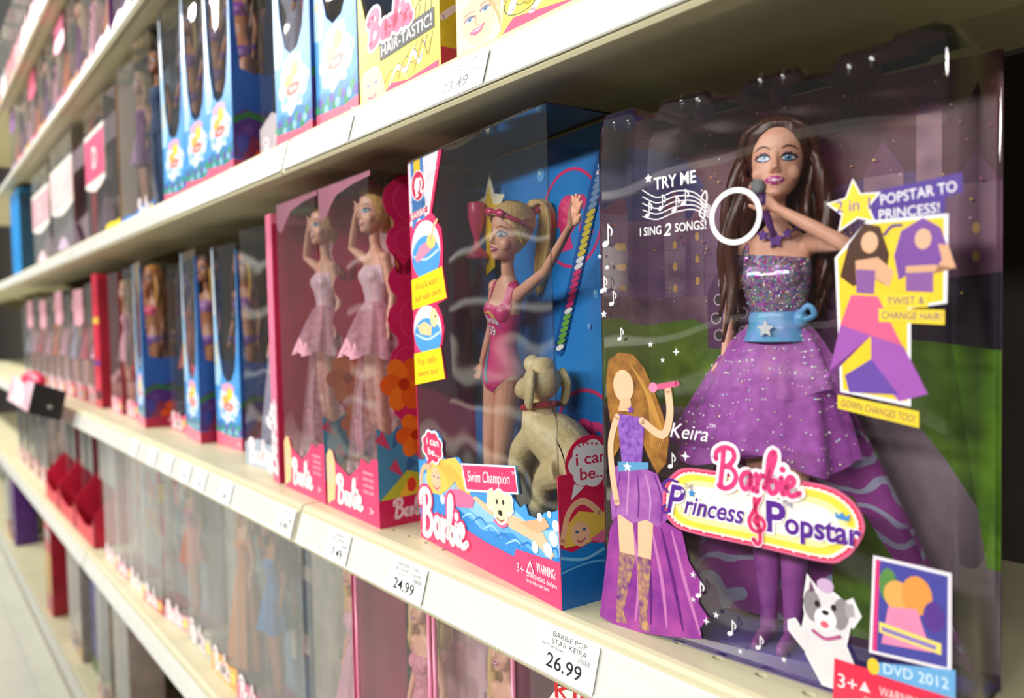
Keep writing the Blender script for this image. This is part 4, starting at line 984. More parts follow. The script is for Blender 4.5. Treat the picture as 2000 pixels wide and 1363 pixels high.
ot('rincess', 60, 77.6, 10.6, 36.5, .3); p.text('THE', 60.4, 91.4, 3.2, '#5b2a90', w=5.6); p.star(65, 89.4, 2.6, '#3a86d0')
ot('P', 108.6, 76.6, 16, 10.5, 0, bold=.03); ot('opstar', 118.4, 77.2, 11.4, 37.5, 0, bold=.03); p.text('THE', 117.4, 90.4, 3.2, '#5b2a90', w=5.6); p.poly([(144, 89), (150, 88.4), (151, 92), (148.6, 90.4), (147, 92.6), (145.6, 90.6), (143.4, 92.4)], '#4a90d0')
for w, c in ((3.4, '#f6d8e0'), (2.2, '#d9386c')):
    p.stroke([(101.6, 70.6), (103.6, 68.4), (105.4, 71), (104.4, 80), (102.4, 90), (103.6, 96), (105.4, 93.4), (102, 86), (99.4, 80), (101.6, 75.4), (106.6, 76.2), (107.6, 80.4), (104.4, 83), (102.2, 80.4), (104.2, 78.2)], w, c, 6)
p.logo(79.5, 94.5, 47, .03, '#e0407f', '#fbeaf0', ow=.85, iw=.36)
# little dog cut-out, card of the film disc, red and blue strips
for g, c in ((1.1, '#e9e6e8'), (0, '#dcd8da')):
    p.poly([(130 - g, 18), (128 - g, 30), (129, 40 + g), (135, 46 + g), (146 + g, 46 + g), (150 + g, 38), (148 + g, 28), (152 + g, 20 - g), (144, 6 - g), (137, 6 - g)], c); p.ell(139, 42, 10 + g, 10.5 + g, c); p.poly([(129 - g, 46), (131 - g, 58 + g), (135 + g, 52), (136 + g, 46)], c); p.poly([(146, 48), (151 + g, 51 + g), (155 + g, 44), (151 + g, 38 - g), (147, 42)], c); p.poly([(130, 26), (125 - g, 34 + g), (121 - g, 33), (121 - g, 29 - g), (129, 19)], c)
p.ell(132.6, 43.6, 4.4, 8, '#8f888c', 16, .1); p.ell(146.4, 42.6, 4, 8, '#8f888c', 16, -.1); p.poly([(131, 50), (131.6, 56), (134, 51)], '#6a4a60'); p.poly([(148, 48), (152, 49), (153, 43), (149, 42)], '#a8a0a4'); p.ell(139, 38.4, 5.4, 5.6, '#f2eff0', 16); p.ell(135, 45, 1.4, 1.7, '#2c2226', 10); p.ell(143, 45, 1.4, 1.7, '#2c2226', 10); p.ell(139, 41.6, 1.9, 1.3, '#2c2226', 10); p.ell(138.6, 35.6, 2.2, 1.8, '#d9647a', 12); p.stroke([(133, 31), (139, 28.6), (146, 31.6)], 1.8, '#b45a8c'); p.ell(139, 55, 4.2, 3.6, '#c9a8cc', 12)
p.poly([(161.4, 74.6), (194, 73.4), (194, 29.6), (159.4, 28)], '#e8e2ea'); p.poly([(162.6, 73), (192.6, 71.8), (192.4, 31), (160.8, 29.4)], '#4a4a9c'); p.poly([(161, 29.4), (162.6, 73), (164.4, 73), (162.8, 29.4)], '#d9387c')
p.ell(168, 62, 4, 8, '#5a8a4a', 14); p.ell(172, 58, 6, 7, '#e8a85a', 16); p.ell(180, 60, 6.4, 9, '#e0954a', 16); p.ell(187, 52, 4.4, 7, '#5a3a8c', 14); p.poly([(165, 34), (168, 52), (180, 54), (186, 36)], '#e88ab0'); p.poly([(164, 44), (190, 41), (190, 36), (164, 39)], '#f0d86a'); p.poly([(165, 42), (188, 39.6), (188, 37.4), (165, 40)], '#8a7ab8')
p.poly([(142.4, -1), (143.4, 20.4), (163, 20), (196, 18.6), (196.4, -1)], '#d9304e'); p.poly([(161, 24), (195.6, 31), (195.6, 18), (161.6, 18.6)], '#6aa6d8'); p.text('DVD 2012', 166, 20.2, 5, '#d8ecf6', w=27, rot=.05); p.ell(161.4, 22, 2.8, 4, '#e0c23a', 12)
p.text('3+', 145, 7, 7, '#f6e6ea', w=9); p.text('WARNING:', 164, 9, 4.6, '#f2d6dc', w=20); p.text('CHOKING HAZARD - Small parts', 157, 4, 2.4, '#f2d6dc', w=32); p.poly([(155, 8.6), (160, 8.6), (157.5, 13.6)], '#f2d6dc')
rr = random.Random(8)
for (a, b, h) in ((52, 103, 8), (69, 33, 8.5), (88, 17, 8), (104, 14, 7), (18, 175, 7)): p.note(a, b, h)
for (a, b, r) in ((62, 110, 3), (57, 168, 2.4), (48, 163, 1.8), (66, 44, 2.2), (74, 20, 2.4), (66, 30, 1.8), (80, 25, 2.2), (118, 12, 1.8), (94, 9, 1.6), (40, 172, 2.2), (60, 90, 1.6)): p.star(a, b, r, Wt, 4 if r > 2.2 else 5, .3)
for (a, b, r) in ((-1.5, 225, 1), (2, 205, 1.4), (4, 218, 1.2), (1, 190, 1.6), (6, 196, 1.0)): p.star(a + 6, b, r * 1.5, Wt)
p.note(9, 232, 12); p.note(6, 204, 9); p.note(13, 196, 8)
p.build('printed_artwork', kb)

# ------------------------------------------------------------------ popstar doll
kd_, TK = doll_body({'p': [(42, -20, 219), (9, -25, 240)], 'd': (-.75, -.1, .55), 'up': (-.2, -.5, .6), 'side': 1, 'curl': .9, 'size': 1.2}, {'p': [(-29, 6, 190), (-30, -2, 160)], 'curl': .3}, R(17), R(2), .75)
kd_.materials.clear(); kd_.materials.append(SKIN)
kdl = thing('fashion_doll', 'brown-haired popstar doll in glittering purple dress holding a microphone', 'doll', inbox(kb, 98, 35, 3), kb.rotation_euler.z + R(4), 'dolls in the packages')
body = link('body', kd_, kdl)
link('face_paint', face_paint(kd_, TK, '#c63f96', '#7a4a6c', '#6f9fd0', '#4a2418'), body)
GL = glitter('#7a2f96', '#b86ac8')
link('bodice', shell(kd_, lambda c: 176 < c.z < 217 + (c.x + 4) * -.12 and abs(c.x) < 20.5, .8, 'bodice', GL), kdl)
m = MB(); m.tube([(-14, -7, 214), (-16.5, -3, 224), (-15, 3, 229)], 2.2, GL, 8, .5, spl=3); m.build('shoulder_strap', kdl, True)
m = MB(); SAT = mat('#4fa6cc', rough=.3, col2='#7a9ce0', scale=80)
m.loft([[((13.6 + e) * math.cos(a), (10.4 + e) * math.sin(a), z) for a in [2 * math.pi * k / 32 for k in range(32)]] for z, e in ((186, 1.4), (183, 2.4), (179, 2.0), (174, 3.8), (170, 5.4))], SAT, caps=False)
m.ball((15, -6, 182), 4, 4, 5, SAT); m.tube([(14, -8, 183), (20, -9, 189), (23, -8, 184), (17, -8, 181)], 1.6, SAT, 8, .5, spl=4)
bt = m.build('sash', kdl, True)
m = MB(); q = [((5 if i % 2 == 0 else 2.3) * math.cos(R(90 + 36 * i)), (5 if i % 2 == 0 else 2.3) * math.sin(R(90 + 36 * i))) for i in range(10)]
m.prism(q, 1.4, mat('#dcdfe4', rough=.35, metal=.3), FRONT(-17, 0, 177)); m.build('star_buckle', bt)
TUL = tulle('#c46acb', .6); TUL2 = tulle('#b352bd', .75)
def tier(nm, z0, z1, r0, r1, w, a, mt, x1=0, hem=3):
    o = skirt(z0, z1, r0, r1, w, a, mt, 128, 14, 0, .44, hem, twist=1.4, x1=x1, flare=.7); o.build(nm, kdl, True); return o
s1 = tier('skirt_tier', 180, 142, 15.5, 36, 9, 2.2, TUL, 0); s2 = tier('skirt_tier', 180, 104, 15, 52, 8, 3.0, TUL2, -12, 5); tier('underskirt', 182, 110, 12, 44, 7, 2.4, mat('#8a3a98', rough=.6, col2='#a850b0', scale=60), -11, 4)
m = MB(); rr = random.Random(21); SEQ = [mat(c, rough=.25, coat=.6) for c in ('#ffffff', '#fbe6fb', '#cfeefc', '#fdd6e6', '#fbf2cc')]  # sequins coloured near white so the colour itself gives their glints
for src, cnt in ((s1, 260), (s2, 520)):
    for k in range(cnt):
        f = src.f[rr.randrange(len(src.f))]; v = [Vector(src.v[i]) for i in f]; c = sum(v, Vector()) / 4
        if c.y > 2: continue
        nrm = (v[2] - v[0]).cross(v[3] - v[1]).normalized(); nrm = nrm if nrm.y < 0 else -nrm
        nrm = (nrm + Vector((rr.uniform(-.5, .5), rr.uniform(-.3, .3), rr.uniform(-.5, .5)))).normalized(); t = nrm.orthogonal().normalized(); bb = nrm.cross(t); r = rr.uniform(.3, .7); c += nrm * .6
        m.add([c + (t * math.cos(a) + bb * math.sin(a)) * r for a in [math.pi * i / 3 for i in range(6)]], [tuple(range(6))], rr.choice(SEQ))
sq = m.build('sequins', kdl); sq['kind'] = 'stuff'
m = MB()
for k in range(160):
    z = rr.uniform(180, 214); a = rr.uniform(-2.9, -.2); rx = 14 + (z - 178) * .12; x = rx * math.cos(a)
    h = bvh_of(kd_) if k == 0 else h
    hit = h.ray_cast(Vector((x * .001, -.06, z * .001)), Vector((0, 1, 0)))
    if hit[0] is None: continue
    c = hit[0] * 1000 + hit[1] * 1.2; nrm = (hit[1] + Vector((rr.uniform(-.5, .5), 0, rr.uniform(-.5, .5)))).normalized(); t = nrm.orthogonal().normalized(); bb = nrm.cross(t); r = rr.uniform(.3, .6)
    m.add([c + (t * math.cos(q_) + bb * math.sin(q_)) * r for q_ in [math.pi * i / 3 for i in range(6)]], [tuple(range(6))], rr.choice(SEQ))
sq = m.build('bodice_sparkle', kdl); sq['kind'] = 'stuff'
def damask():
    mm = bpy.data.materials.new('damask'); mm.use_nodes = True; nt = mm.node_tree; b = nt.nodes['Principled BSDF']
    tc = nt.nodes.new('ShaderNodeTexCoord'); w = nt.nodes.new('ShaderNodeTexWave'); w.wave_type = 'RINGS'; w.inputs['Scale'].default_value = 22; w.inputs['Distortion'].default_value = 9; w.inputs['Detail'].default_value = 1.2; w.inputs['Detail Scale'].default_value = 1.4
    r = nt.nodes.new('ShaderNodeValToRGB'); r.color_ramp.interpolation = 'CONSTANT'; r.color_ramp.elements[0].color = (*lin('#9a4496'), 1); r.color_ramp.elements[1].position = .8; r.color_ramp.elements[1].color = (*lin('#a9a9c4'), 1)
    nt.links.new(tc.outputs['Object'], w.inputs['Vector']); nt.links.new(w.outputs['Fac'], r.inputs[0]); nt.links.new(r.outputs[0], b.inputs['Base Color']); b.inputs['Roughness'].default_value = .4
    return mm
m = MB(); secs = []
for i in range(12):
    t = i / 11; z = 172 - 168 * t; s = []
    for k in range(41):
        a = R(-8 + 196 * k / 40); rr_ = 15 + 58 * t ** .8; s.append(((22 * t) + rr_ * 1.05 * math.cos(a), 1 + min(20.5, rr_ * .42 * math.sin(a) + 1.6 * t * math.sin(k * .9)), z))
    secs.append(s)
m.loft(secs, damask(), closed=False); m.build('train', kdl, True)
BOOT = mat('#8c4096', rough=.35, col2='#a458ac', scale=120)
link('boots', shell(kd_, lambda c: c.z < 80, 1.1, 'boots', BOOT), kdl)
m = MB(); rr = random.Random(6)
hair_cap(m, TK, DBROWN, 2.6, [(0, 37.5), (18, 36.8), (34, 33), (50, 28), (64, 22), (76, 14), (90, 6), (110, 2), (180, -4)], 72, 22)
for sgn in (-1, 1):
    for k in range(26):
        a0 = R(4 + 3.2 * k) * sgn; P = []
        for i in range(9):
            t = i / 8; aa = a0 + sgn * R(92 - 2.2 * k) * min(1, t * 1.7); zz = 43 - 25 * min(1, t * 1.5) ** 1.6 - max(0, t - .45) * (70 if sgn < 0 else 80)
            rx, yf, yb = head_at(max(1, min(42, zz))); g = 3.0 + 3.5 * t + (3 if zz < 0 else 0)
            P.append(TK(((rx + g) * math.sin(aa) + sgn * (5 * max(0, t - .4)), (yf + yb) / 2 - ((yb - yf) / 2 + g) * math.cos(aa) + 3 * t, zz + .5)))
        m.tube(P, [.8, 1.5, 1.9, 2.2, 2.4, 2.4, 2.2, 1.8, .8], DBROWN, 6, spl=2)
locks(m, TK, DBROWN, 46, 88, rr, 78, 1.25, 3.2, 3.2, (10, 34), 1.0, 10, 7)
m.build('hair', kdl, True)
mc = thing('toy_microphone', 'small silver-topped toy microphone held at the popstar doll mouth', 'toy', inbox(kb, 98, 35, 3), kb.rotation_euler.z + R(4))
m = MB(); m.tube([(2, -28, 247), (3, -26.5, 242), (6, -25, 232), (8, -24.4, 225)], [3.2, 2.4, 1.9, 1.5], mat('#6a3a80', rough=.3), 10); m.build('handle', mc, True)
m = MB(); m.ball((1.2, -28.6, 251), 4.6, 4.6, 4.6, mat('#a9adb2', rough=.28, metal=.8, bump=1., bscale=2200), 16, 10); m.build('grille', mc, True)
m = MB(); NK = mat('#6a3a96', rough=.3)
for (a, b, r) in ((3, 225, 5), (-4, 228, 3.4), (9.4, 228, 3)):
    q = [(a + (r if i % 2 == 0 else r * .5) * math.cos(R(90 + 36 * i)), b + (r if i % 2 == 0 else r * .5) * math.sin(R(90 + 36 * i))) for i in range(10)]
    m.prism(q, 1.4, NK, FRONT(-9.6, 0, 0))
m.tube([(-11, -2, 232), (-5, -7.6, 228), (3, -9, 226), (9, -7, 228), (13, -2, 232)], .6, NK, 6, spl=3)
m.build('necklace', kdl)
# ------------------------------------------------------------------ ballerina boxes
def ballet(label, dlabel, x0, y0, w, rz, shear, near=True):
    SHEAR[0] = shear
    d, h = 62, 326
    t = thing('doll_box', label, 'doll box', (x0, y0, Z_M), rz, 'ballerina boxes')
    m = MB(); m.box(0, w, d - 1, d, 0, h - 2, mat('#dca6b0', rough=.4, col2='#cdb6ac', scale=10)); bc = m.build('back_card', t)
    p = Print(FRONT(d - 1), .05, .03); rr = random.Random(3)
    p.poly([(0, 300), (w, 320), (w, 324), (0, 324)], '#d9487c')
    for k in range(26): a = rr.uniform(4, w - 14); b = rr.uniform(60, 250); p.poly([(a, b), (a + 6, b), (a + 6, b + 22), (a, b + 22)], rr.choice(['#d86a8c', '#5a7a8c', '#8a7a3c', '#c2547c', '#d9a8b0']))
    p.poly([(0, 60), (w, 90), (w, 2), (0, 2)], '#b9a890'); p.ell(w * .5, 70, w * .45, 18, '#a3b08c')
    p.build('printed_artwork', bc)
    # header ribbon at top of the front
    m = MB(); m.prism([(0, 298), (8, 292), (18, 296), (30, 306), (44, 314), (w * .7, 319), (w, 321), (w, 326), (0, 326)], .5, card('#d98aa4'), FRONT(3)); m.build('header_ribbon', t)
    cutb = [(0, 0), (w, 0), (w, 62), (w - 12, 62), (w - 20, 56), (w - 34, 60), (w - 42, 50), (w - 52, 44), (w - 64, 38), (22, 48), (16, 58), (8, 60), (0, 52)]
    m = MB(); m.prism(cutb, .7, HOT, FRONT(.4)); fb = m.build('front_base', t)
    p = Print(FRONT(.4), .03, .014)
    p.poly([(0, 2), (1, 52), (8, 60), (16, 58), (21, 48), (22, 30), (18, 10)], '#e9c98c'); p.ell(10, 34, 6, 12, '#f0c4a4', 16)
    p.logo(24, 8, 58, .03, '#ffffff', '#c01f55', ow=.8, iw=.5); p.text('3+', w - 20, 10, 6, '#ffffff')
    for k in range(4): p.text('WARNING:' if k == 0 else 'CHOKING HAZARD', w - 32, 46 - 6 * k, 3.2, '#f6d4de', w=22)
    p.build('printed_artwork', fb)
    # right side card with scalloped edge
    sc = [(d - 1, 0), (d - 1, h - 2), (34, h - 2)]
    for cz, r in ((300, 22), (262, 18), (226, 17), (190, 21), (150, 20), (112, 18), (80, 16)):
        sc += [(26 + r * .5 - r * math.cos(R(a)), cz - r * .95 * math.sin(R(a))) for a in (-60, -30, 0, 30, 60)]
    sc += [(2, 58), (0, 52), (0, 0)]
    m = MB(); m.prism(sc, .7, mat('#c41f58', rough=.35, col2='#d92f6c', scale=20), RIGHT(w)); sp = m.build('side_card', t)
    p = Print(RIGHT(w), .03, .014)
    for (a, b, r) in ((44, 300, 18), (40, 262, 14), (48, 190, 20), (36, 150, 15), (50, 232, 12), (46, 120, 16)): p.ring(a, b, r - .6, r, '#dd5a8c', 30)
    p.poly([(34, 240), (24, 252), (26, 234), (33, 232)], '#8a1838'); p.poly([(35, 240), (45, 254), (45, 236), (36, 232)], '#8a1838'); p.poly([(29, 240), (26, 248), (28, 236)], '#d98a2c')
    p.poly([(0, 24), (60, 24), (60, 90), (46, 80), (30, 96), (12, 84), (0, 92)], '#3f8fb4')
    for (a, b, r) in ((14, 70, 16), (44, 60, 14), (26, 44, 15)): p.poly([(a, b), (a + r, b + r * .8), (a + r * .4, b + r * 1.3)], '#2f6a9c'); p.poly([(a, b), (a - r, b + r * .6), (a - r * .5, b + r * 1.2)], '#c4486c')
    for (cx, cy, r) in ((30, 130, 24), (40, 82, 20)):
        for k in range(6): p.ell(cx + r * .55 * math.cos(k * 1.05), cy + r * .6 * math.sin(k * 1.05), r * .5, r * .42, '#e2661c' if k % 2 else '#ee7f24', 12, k * 1.05)
        p.ell(cx, cy, r * .25, r * .25, '#b93a14', 10)
    p.poly([(0, 24), (30, 50), (60, 40), (60, 24)], '#b6c43a'); p.poly([(18, 24), (34, 46), (48, 30)], '#e8c33a'); p.ell(34, 36, 5, 7, '#d8432c', 12)
    p.poly([(0, 0), (60, 0), (60, 27), (0, 25)], '#c92058'); p.logo(14, 7, 36, 0, '#f2d8e0', None, iw=.5)
    p.build('printed_artwork', sp)
    m = MB(); m.quad((0, 1.6, 0), (w - 1, 1.6, 0), (w - 1, 1.6, h), (0, 1.6, h), CLEARF); m.quad((w - 1, 1.6, 0), (w - 1, d, 0), (w - 1, d, h), (w - 1, 1.6, h), CLEARF); m.quad((0, 1.6, h), (w - 1, 1.6, h), (w - 1, d, h), (0, d, h), CLEARF); m.build('clear_window', t)
    m = MB(); m.box(0, w, 1, d - 1, 0, 1, HOT); m.build('bottom_panel', t)
    SHEAR[0] = 0
    bpy.context.view_layer.update()
    PK = mat('#eab4c4', rough=.4, col2='#f4d6de', scale=300); 
    dd = doll(dlabel, inbox(t, w * .5 + 4 + shear * 150, 32, 28), rz, SKIN, lo_updo, STRAW, (('bodice', lo_bodice, PK), ('tutu', lo_tutu, tulle('#eaa0b8', .6)), ('tutu', lo_gown, tulle('#f0b8c8', .25))), lo_body2, 1.0)
    s = thing('ballet_shoes', 'pair of pink toy ballet shoes hung on ribbons in the %s' % ('nearest ballerina box' if near else 'second ballerina box'), 'toy', inbox(t, w * .42, 12, 60), rz)
    for i, o in enumerate((0, 9)):
        m = MB(); m.tube([(o, 0, 34), (o + 1, 0, 22), (o + 3, 0, 6), (o + 3, 0, 0)], [3.6, 4.6, 4.2, 2], mat('#eb9fb8', rough=.3), 10, .6, spl=3); m.build('shoe', s, True)
    m = MB(); m.tube([(2, 0, 34), (4, 1, 60), (8, 2, 78)], 1.2, mat('#f2c4d2', rough=.4), 6, .4, spl=3); m.tube([(9, 0, 34), (10, 1, 62), (14, 2, 80)], 1.2, mat('#f2c4d2', rough=.4), 6, .4, spl=3); m.build('ribbon', s)
    return t
ballet('pink ballerina doll box with orange flowers on its side, beside the swimmer box', 'blonde ballerina doll in a pale pink tutu in the nearest ballerina box', -.721, .3375, 117, R(-2.2), -.022)
ballet('pink ballerina doll box, second from the swimmer box, its side hidden', 'blonde ballerina doll in the second ballerina box', -.842, .342, 117, R(-2.2), -.022, False)

# ------------------------------------------------------------------ hair-styling boxes on the upper shelf
def swirl(p, cx, cy, r, c1, flip=1):
    pts = [(cx + flip * r * (1 - .09 * i) * math.cos(.62 * i), cy + r * (1 - .09 * i) * math.sin(.62 * i)) for i in range(10)]
    p.stroke(pts, r * .5, '#1d1a12', 4); p.stroke(pts, r * .42, c1, 4)
ha = thing('doll_box', 'yellow and pink hair-styling doll box with slanted black lettering band', 'doll box', (-.624, .336, Z_U), R(-3), 'hair-styling boxes')
YEL = mat('#ecd84a', rough=.3, var=.05)
m = MB(); m.box(0, 143, 60, 61, 0, 320, YEL); m.build('back_card', ha)
m = MB(); m.prism([(0, 0), (143, 0), (143, 130), (118, 124), (104, 88), (98, 60), (30, 56), (14, 80), (0, 118)], .8, YEL, FRONT(0)); fb = m.build('front_base', ha)
p = Print(FRONT(0), .03, .014)
p.poly([(40, 0), (140, 0), (140, 9), (90, 7), (60, 12), (44, 4)], '#e8326c')
for k in range(5): p.stroke([(44 + 14 * k, 10), (58 + 14 * k, 20 + 2 * k), (74 + 12 * k, 16), (96 + 8 * k, 30)], 4, '#efe4ee' if k % 2 else '#d9b92e', 6, True); p.stroke([(46 + 14 * k, 12), (60 + 14 * k, 22 + 2 * k), (76 + 12 * k, 18), (100 + 8 * k, 33)], .8, '#2a2618', 6)
for k in range(4): p.stroke([(100 + 10 * k, 50), (112 + 8 * k, 62 + 6 * k), (138, 66 + 9 * k)], .9, '#2a2618', 6)
p.poly([(3, 1), (3, 26), (12, 34), (30, 34), (44, 26), (52, 8), (46, 1)], '#efd9a0'); p.ell(25, 16, 15, 13, '#f2c8a8', 22); p.ell(18, 20, 3.4, 1.4, '#5f86b8', 12); p.ell(33, 20, 3.4, 1.4, '#5f86b8', 12); p.stroke([(17, 10), (25, 7.6), (33, 10)], 2, '#e0608a'); p.stroke([(6, 28), (14, 32), (36, 31), (46, 18)], 3.4, '#f4e4b4')
p.poly([(42, 35), (135, 35), (135, 50.5), (42, 50.5)], '#1c1a18'); p.text('HAIR-TASTIC!', 45, 38, 9.6, '#f0ece4', w=86, bold=.004)
p.logo(20, 52, 80, 0, '#f0447c', '#fdf0f2', ow=.95, iw=.55, sy=.72)
p.build('printed_artwork', fb)
m = MB(); m.prism([(0, 0), (60, 0), (60, 318), (44, 318), (20, 140), (0, 130)], .7, mat('#c9a92c', rough=.35, var=.1), RIGHT(143)); sp = m.build('side_card', ha)  # side inks darker than the front's: its shade is put into the colour
p = Print(RIGHT(143), .03, .014); p.poly([(0, 0), (60, 0), (60, 20), (0, 18)], '#b8244c'); p.stroke([(2, 40), (20, 52), (40, 44), (58, 60)], 5, '#e0c8d8', 6); p.stroke([(0, 80), (30, 84), (58, 110)], 1, '#2a2618', 6); p.stroke([(0, 60), (30, 70), (58, 90)], 1, '#2a2618', 6); p.build('printed_artwork', sp)
m = MB(); m.quad((0, 1.6, 1), (142, 1.6, 1), (142, 1.6, 320), (0, 1.6, 320), CLEAR); m.quad((142, 1.6, 1), (142, 60, 1), (142, 60, 320), (142, 1.6, 320), CLEAR); m.build('clear_window', ha)
hb = thing('doll_box', 'hair-styling doll box printed with a smiling blonde face and yellow curls', 'doll box', (-.4655, .333, Z_U), R(-1), 'hair-styling boxes')
m = MB(); m.box(0, 200, 60, 61, 0, 320, YEL); m.build('back_card', hb)
m = MB(); m.prism([(0, 0), (200, 0), (200, 30), (150, 24), (126, 30), (108, 24), (96, 34), (70, 46), (52, 54), (20, 58), (0, 56)], .8, YEL, FRONT(0)); fb = m.build('front_base', hb)
fr_ = FRONT(0); p = Print((fr_[0], fr_[1] * 1.12, fr_[2] * .45, fr_[3]), .03, .014)
p.poly([(40, 0), (178, 0), (178, 14), (120, 12), (60, 30)], '#e8326c'); p.poly([(50, 60), (80, 88), (60, 100), (46, 90)], '#e8326c')
swirl(p, 72, 46, 26, '#f0dc3a'); p.stroke([(58, 40), (64, 60), (80, 62), (88, 44), (78, 26)], 7, '#efd4e4', 6); p.stroke([(90, 40), (120, 50), (150, 40), (170, 52)], 12, '#f0dc3a', 6); p.stroke([(90, 47), (120, 57), (150, 47), (170, 59)], 1, '#2a2618', 6); p.stroke([(90, 33), (120, 43), (150, 33), (170, 45)], 1, '#2a2618', 6)
BH = mat('#ead9a4', rough=.35, col2='#f6ecc8', scale=200)
p.poly([(-.5, 2), (-.5, 110), (10, 120), (34, 116), (48, 96), (51, 60), (49, 22), (40, 8)], BH)
p.poly([(5, 60), (9, 36), (18, 20), (26, 17), (36, 22), (42, 44), (43, 70), (38, 88), (14, 92), (6, 80)], '#f0c6a6')
p.poly([(4, 92), (12, 98), (30, 94), (42, 74), (46, 58), (48, 90), (36, 112), (10, 118)], BH)
for s, ex, ey in ((-1, 14.5, 62), (1, 32, 66)):
    p.ell(ex, ey + 2, 6.4, 4.6, '#c89a9c', 18); p.ell(ex, ey, 5, 3.4, '#f6f4f4', 18); p.ell(ex + .4, ey, 2.9, 3.1, '#5a8cc4', 14); p.ell(ex + .4, ey, 1.3, 1.4, '#14141c', 10); p.stroke([(ex - 5, ey), (ex, ey + 4), (ex + 5.4, ey + 1)], 1.3, '#33221c'); p.stroke([(ex - 5, ey + 9), (ex, ey + 11.5), (ex + 6, ey + 9)], 1.3, '#b98a5c')
p.stroke([(22, 64), (21, 50), (25, 47)], .8, '#d09c80'); p.poly([(14, 40), (19, 43.6), (24, 43), (32, 46.6), (27, 36), (20, 33.6)], '#e0608c'); p.poly([(17, 40.4), (24, 41), (29, 43.4), (24, 38.4)], '#f8eeee')
for k in range(8): p.stroke([(6 + 4 * k, 116 - 1.5 * k), (20 + 3.6 * k, 104 - 3 * k), (44 + .6 * k, 60 - 6 * k)], .6, '#c9b06c', 5, True)
p.poly([(22, 122), (36, 117), (40, 108), (30, 110)], '#1c1a18')
p.build('printed_artwork', fb)
m = MB(); m.quad((0, 1.6, 1), (199, 1.6, 1), (199, 1.6, 320), (0, 1.6, 320), CLEAR); m.quad((199, 1.6, 1), (199, 60, 1), (199, 60, 320), (199, 1.6, 320), CLEAR); m.build('clear_window', hb)
bpy.context.view_layer.update()
doll('blonde doll in the nearest hair-styling box, almost out of view', inbox(hb, 120, 34, 4), R(-1), SKIN, lo_long, BLOND, (('dress', lo_mini, mat('#b46ac0', rough=.5)), ('bodice', lo_bodice, mat('#b46ac0', rough=.5))))
doll('doll in the box with the black lettering band, almost out of view', inbox(ha, 66, 34, 4), R(-3), SKIN, lo_long, BLOND, (('dress', lo_mini, mat('#e0608c', rough=.5)), ('bodice', lo_bodice, mat('#e0608c', rough=.5))))

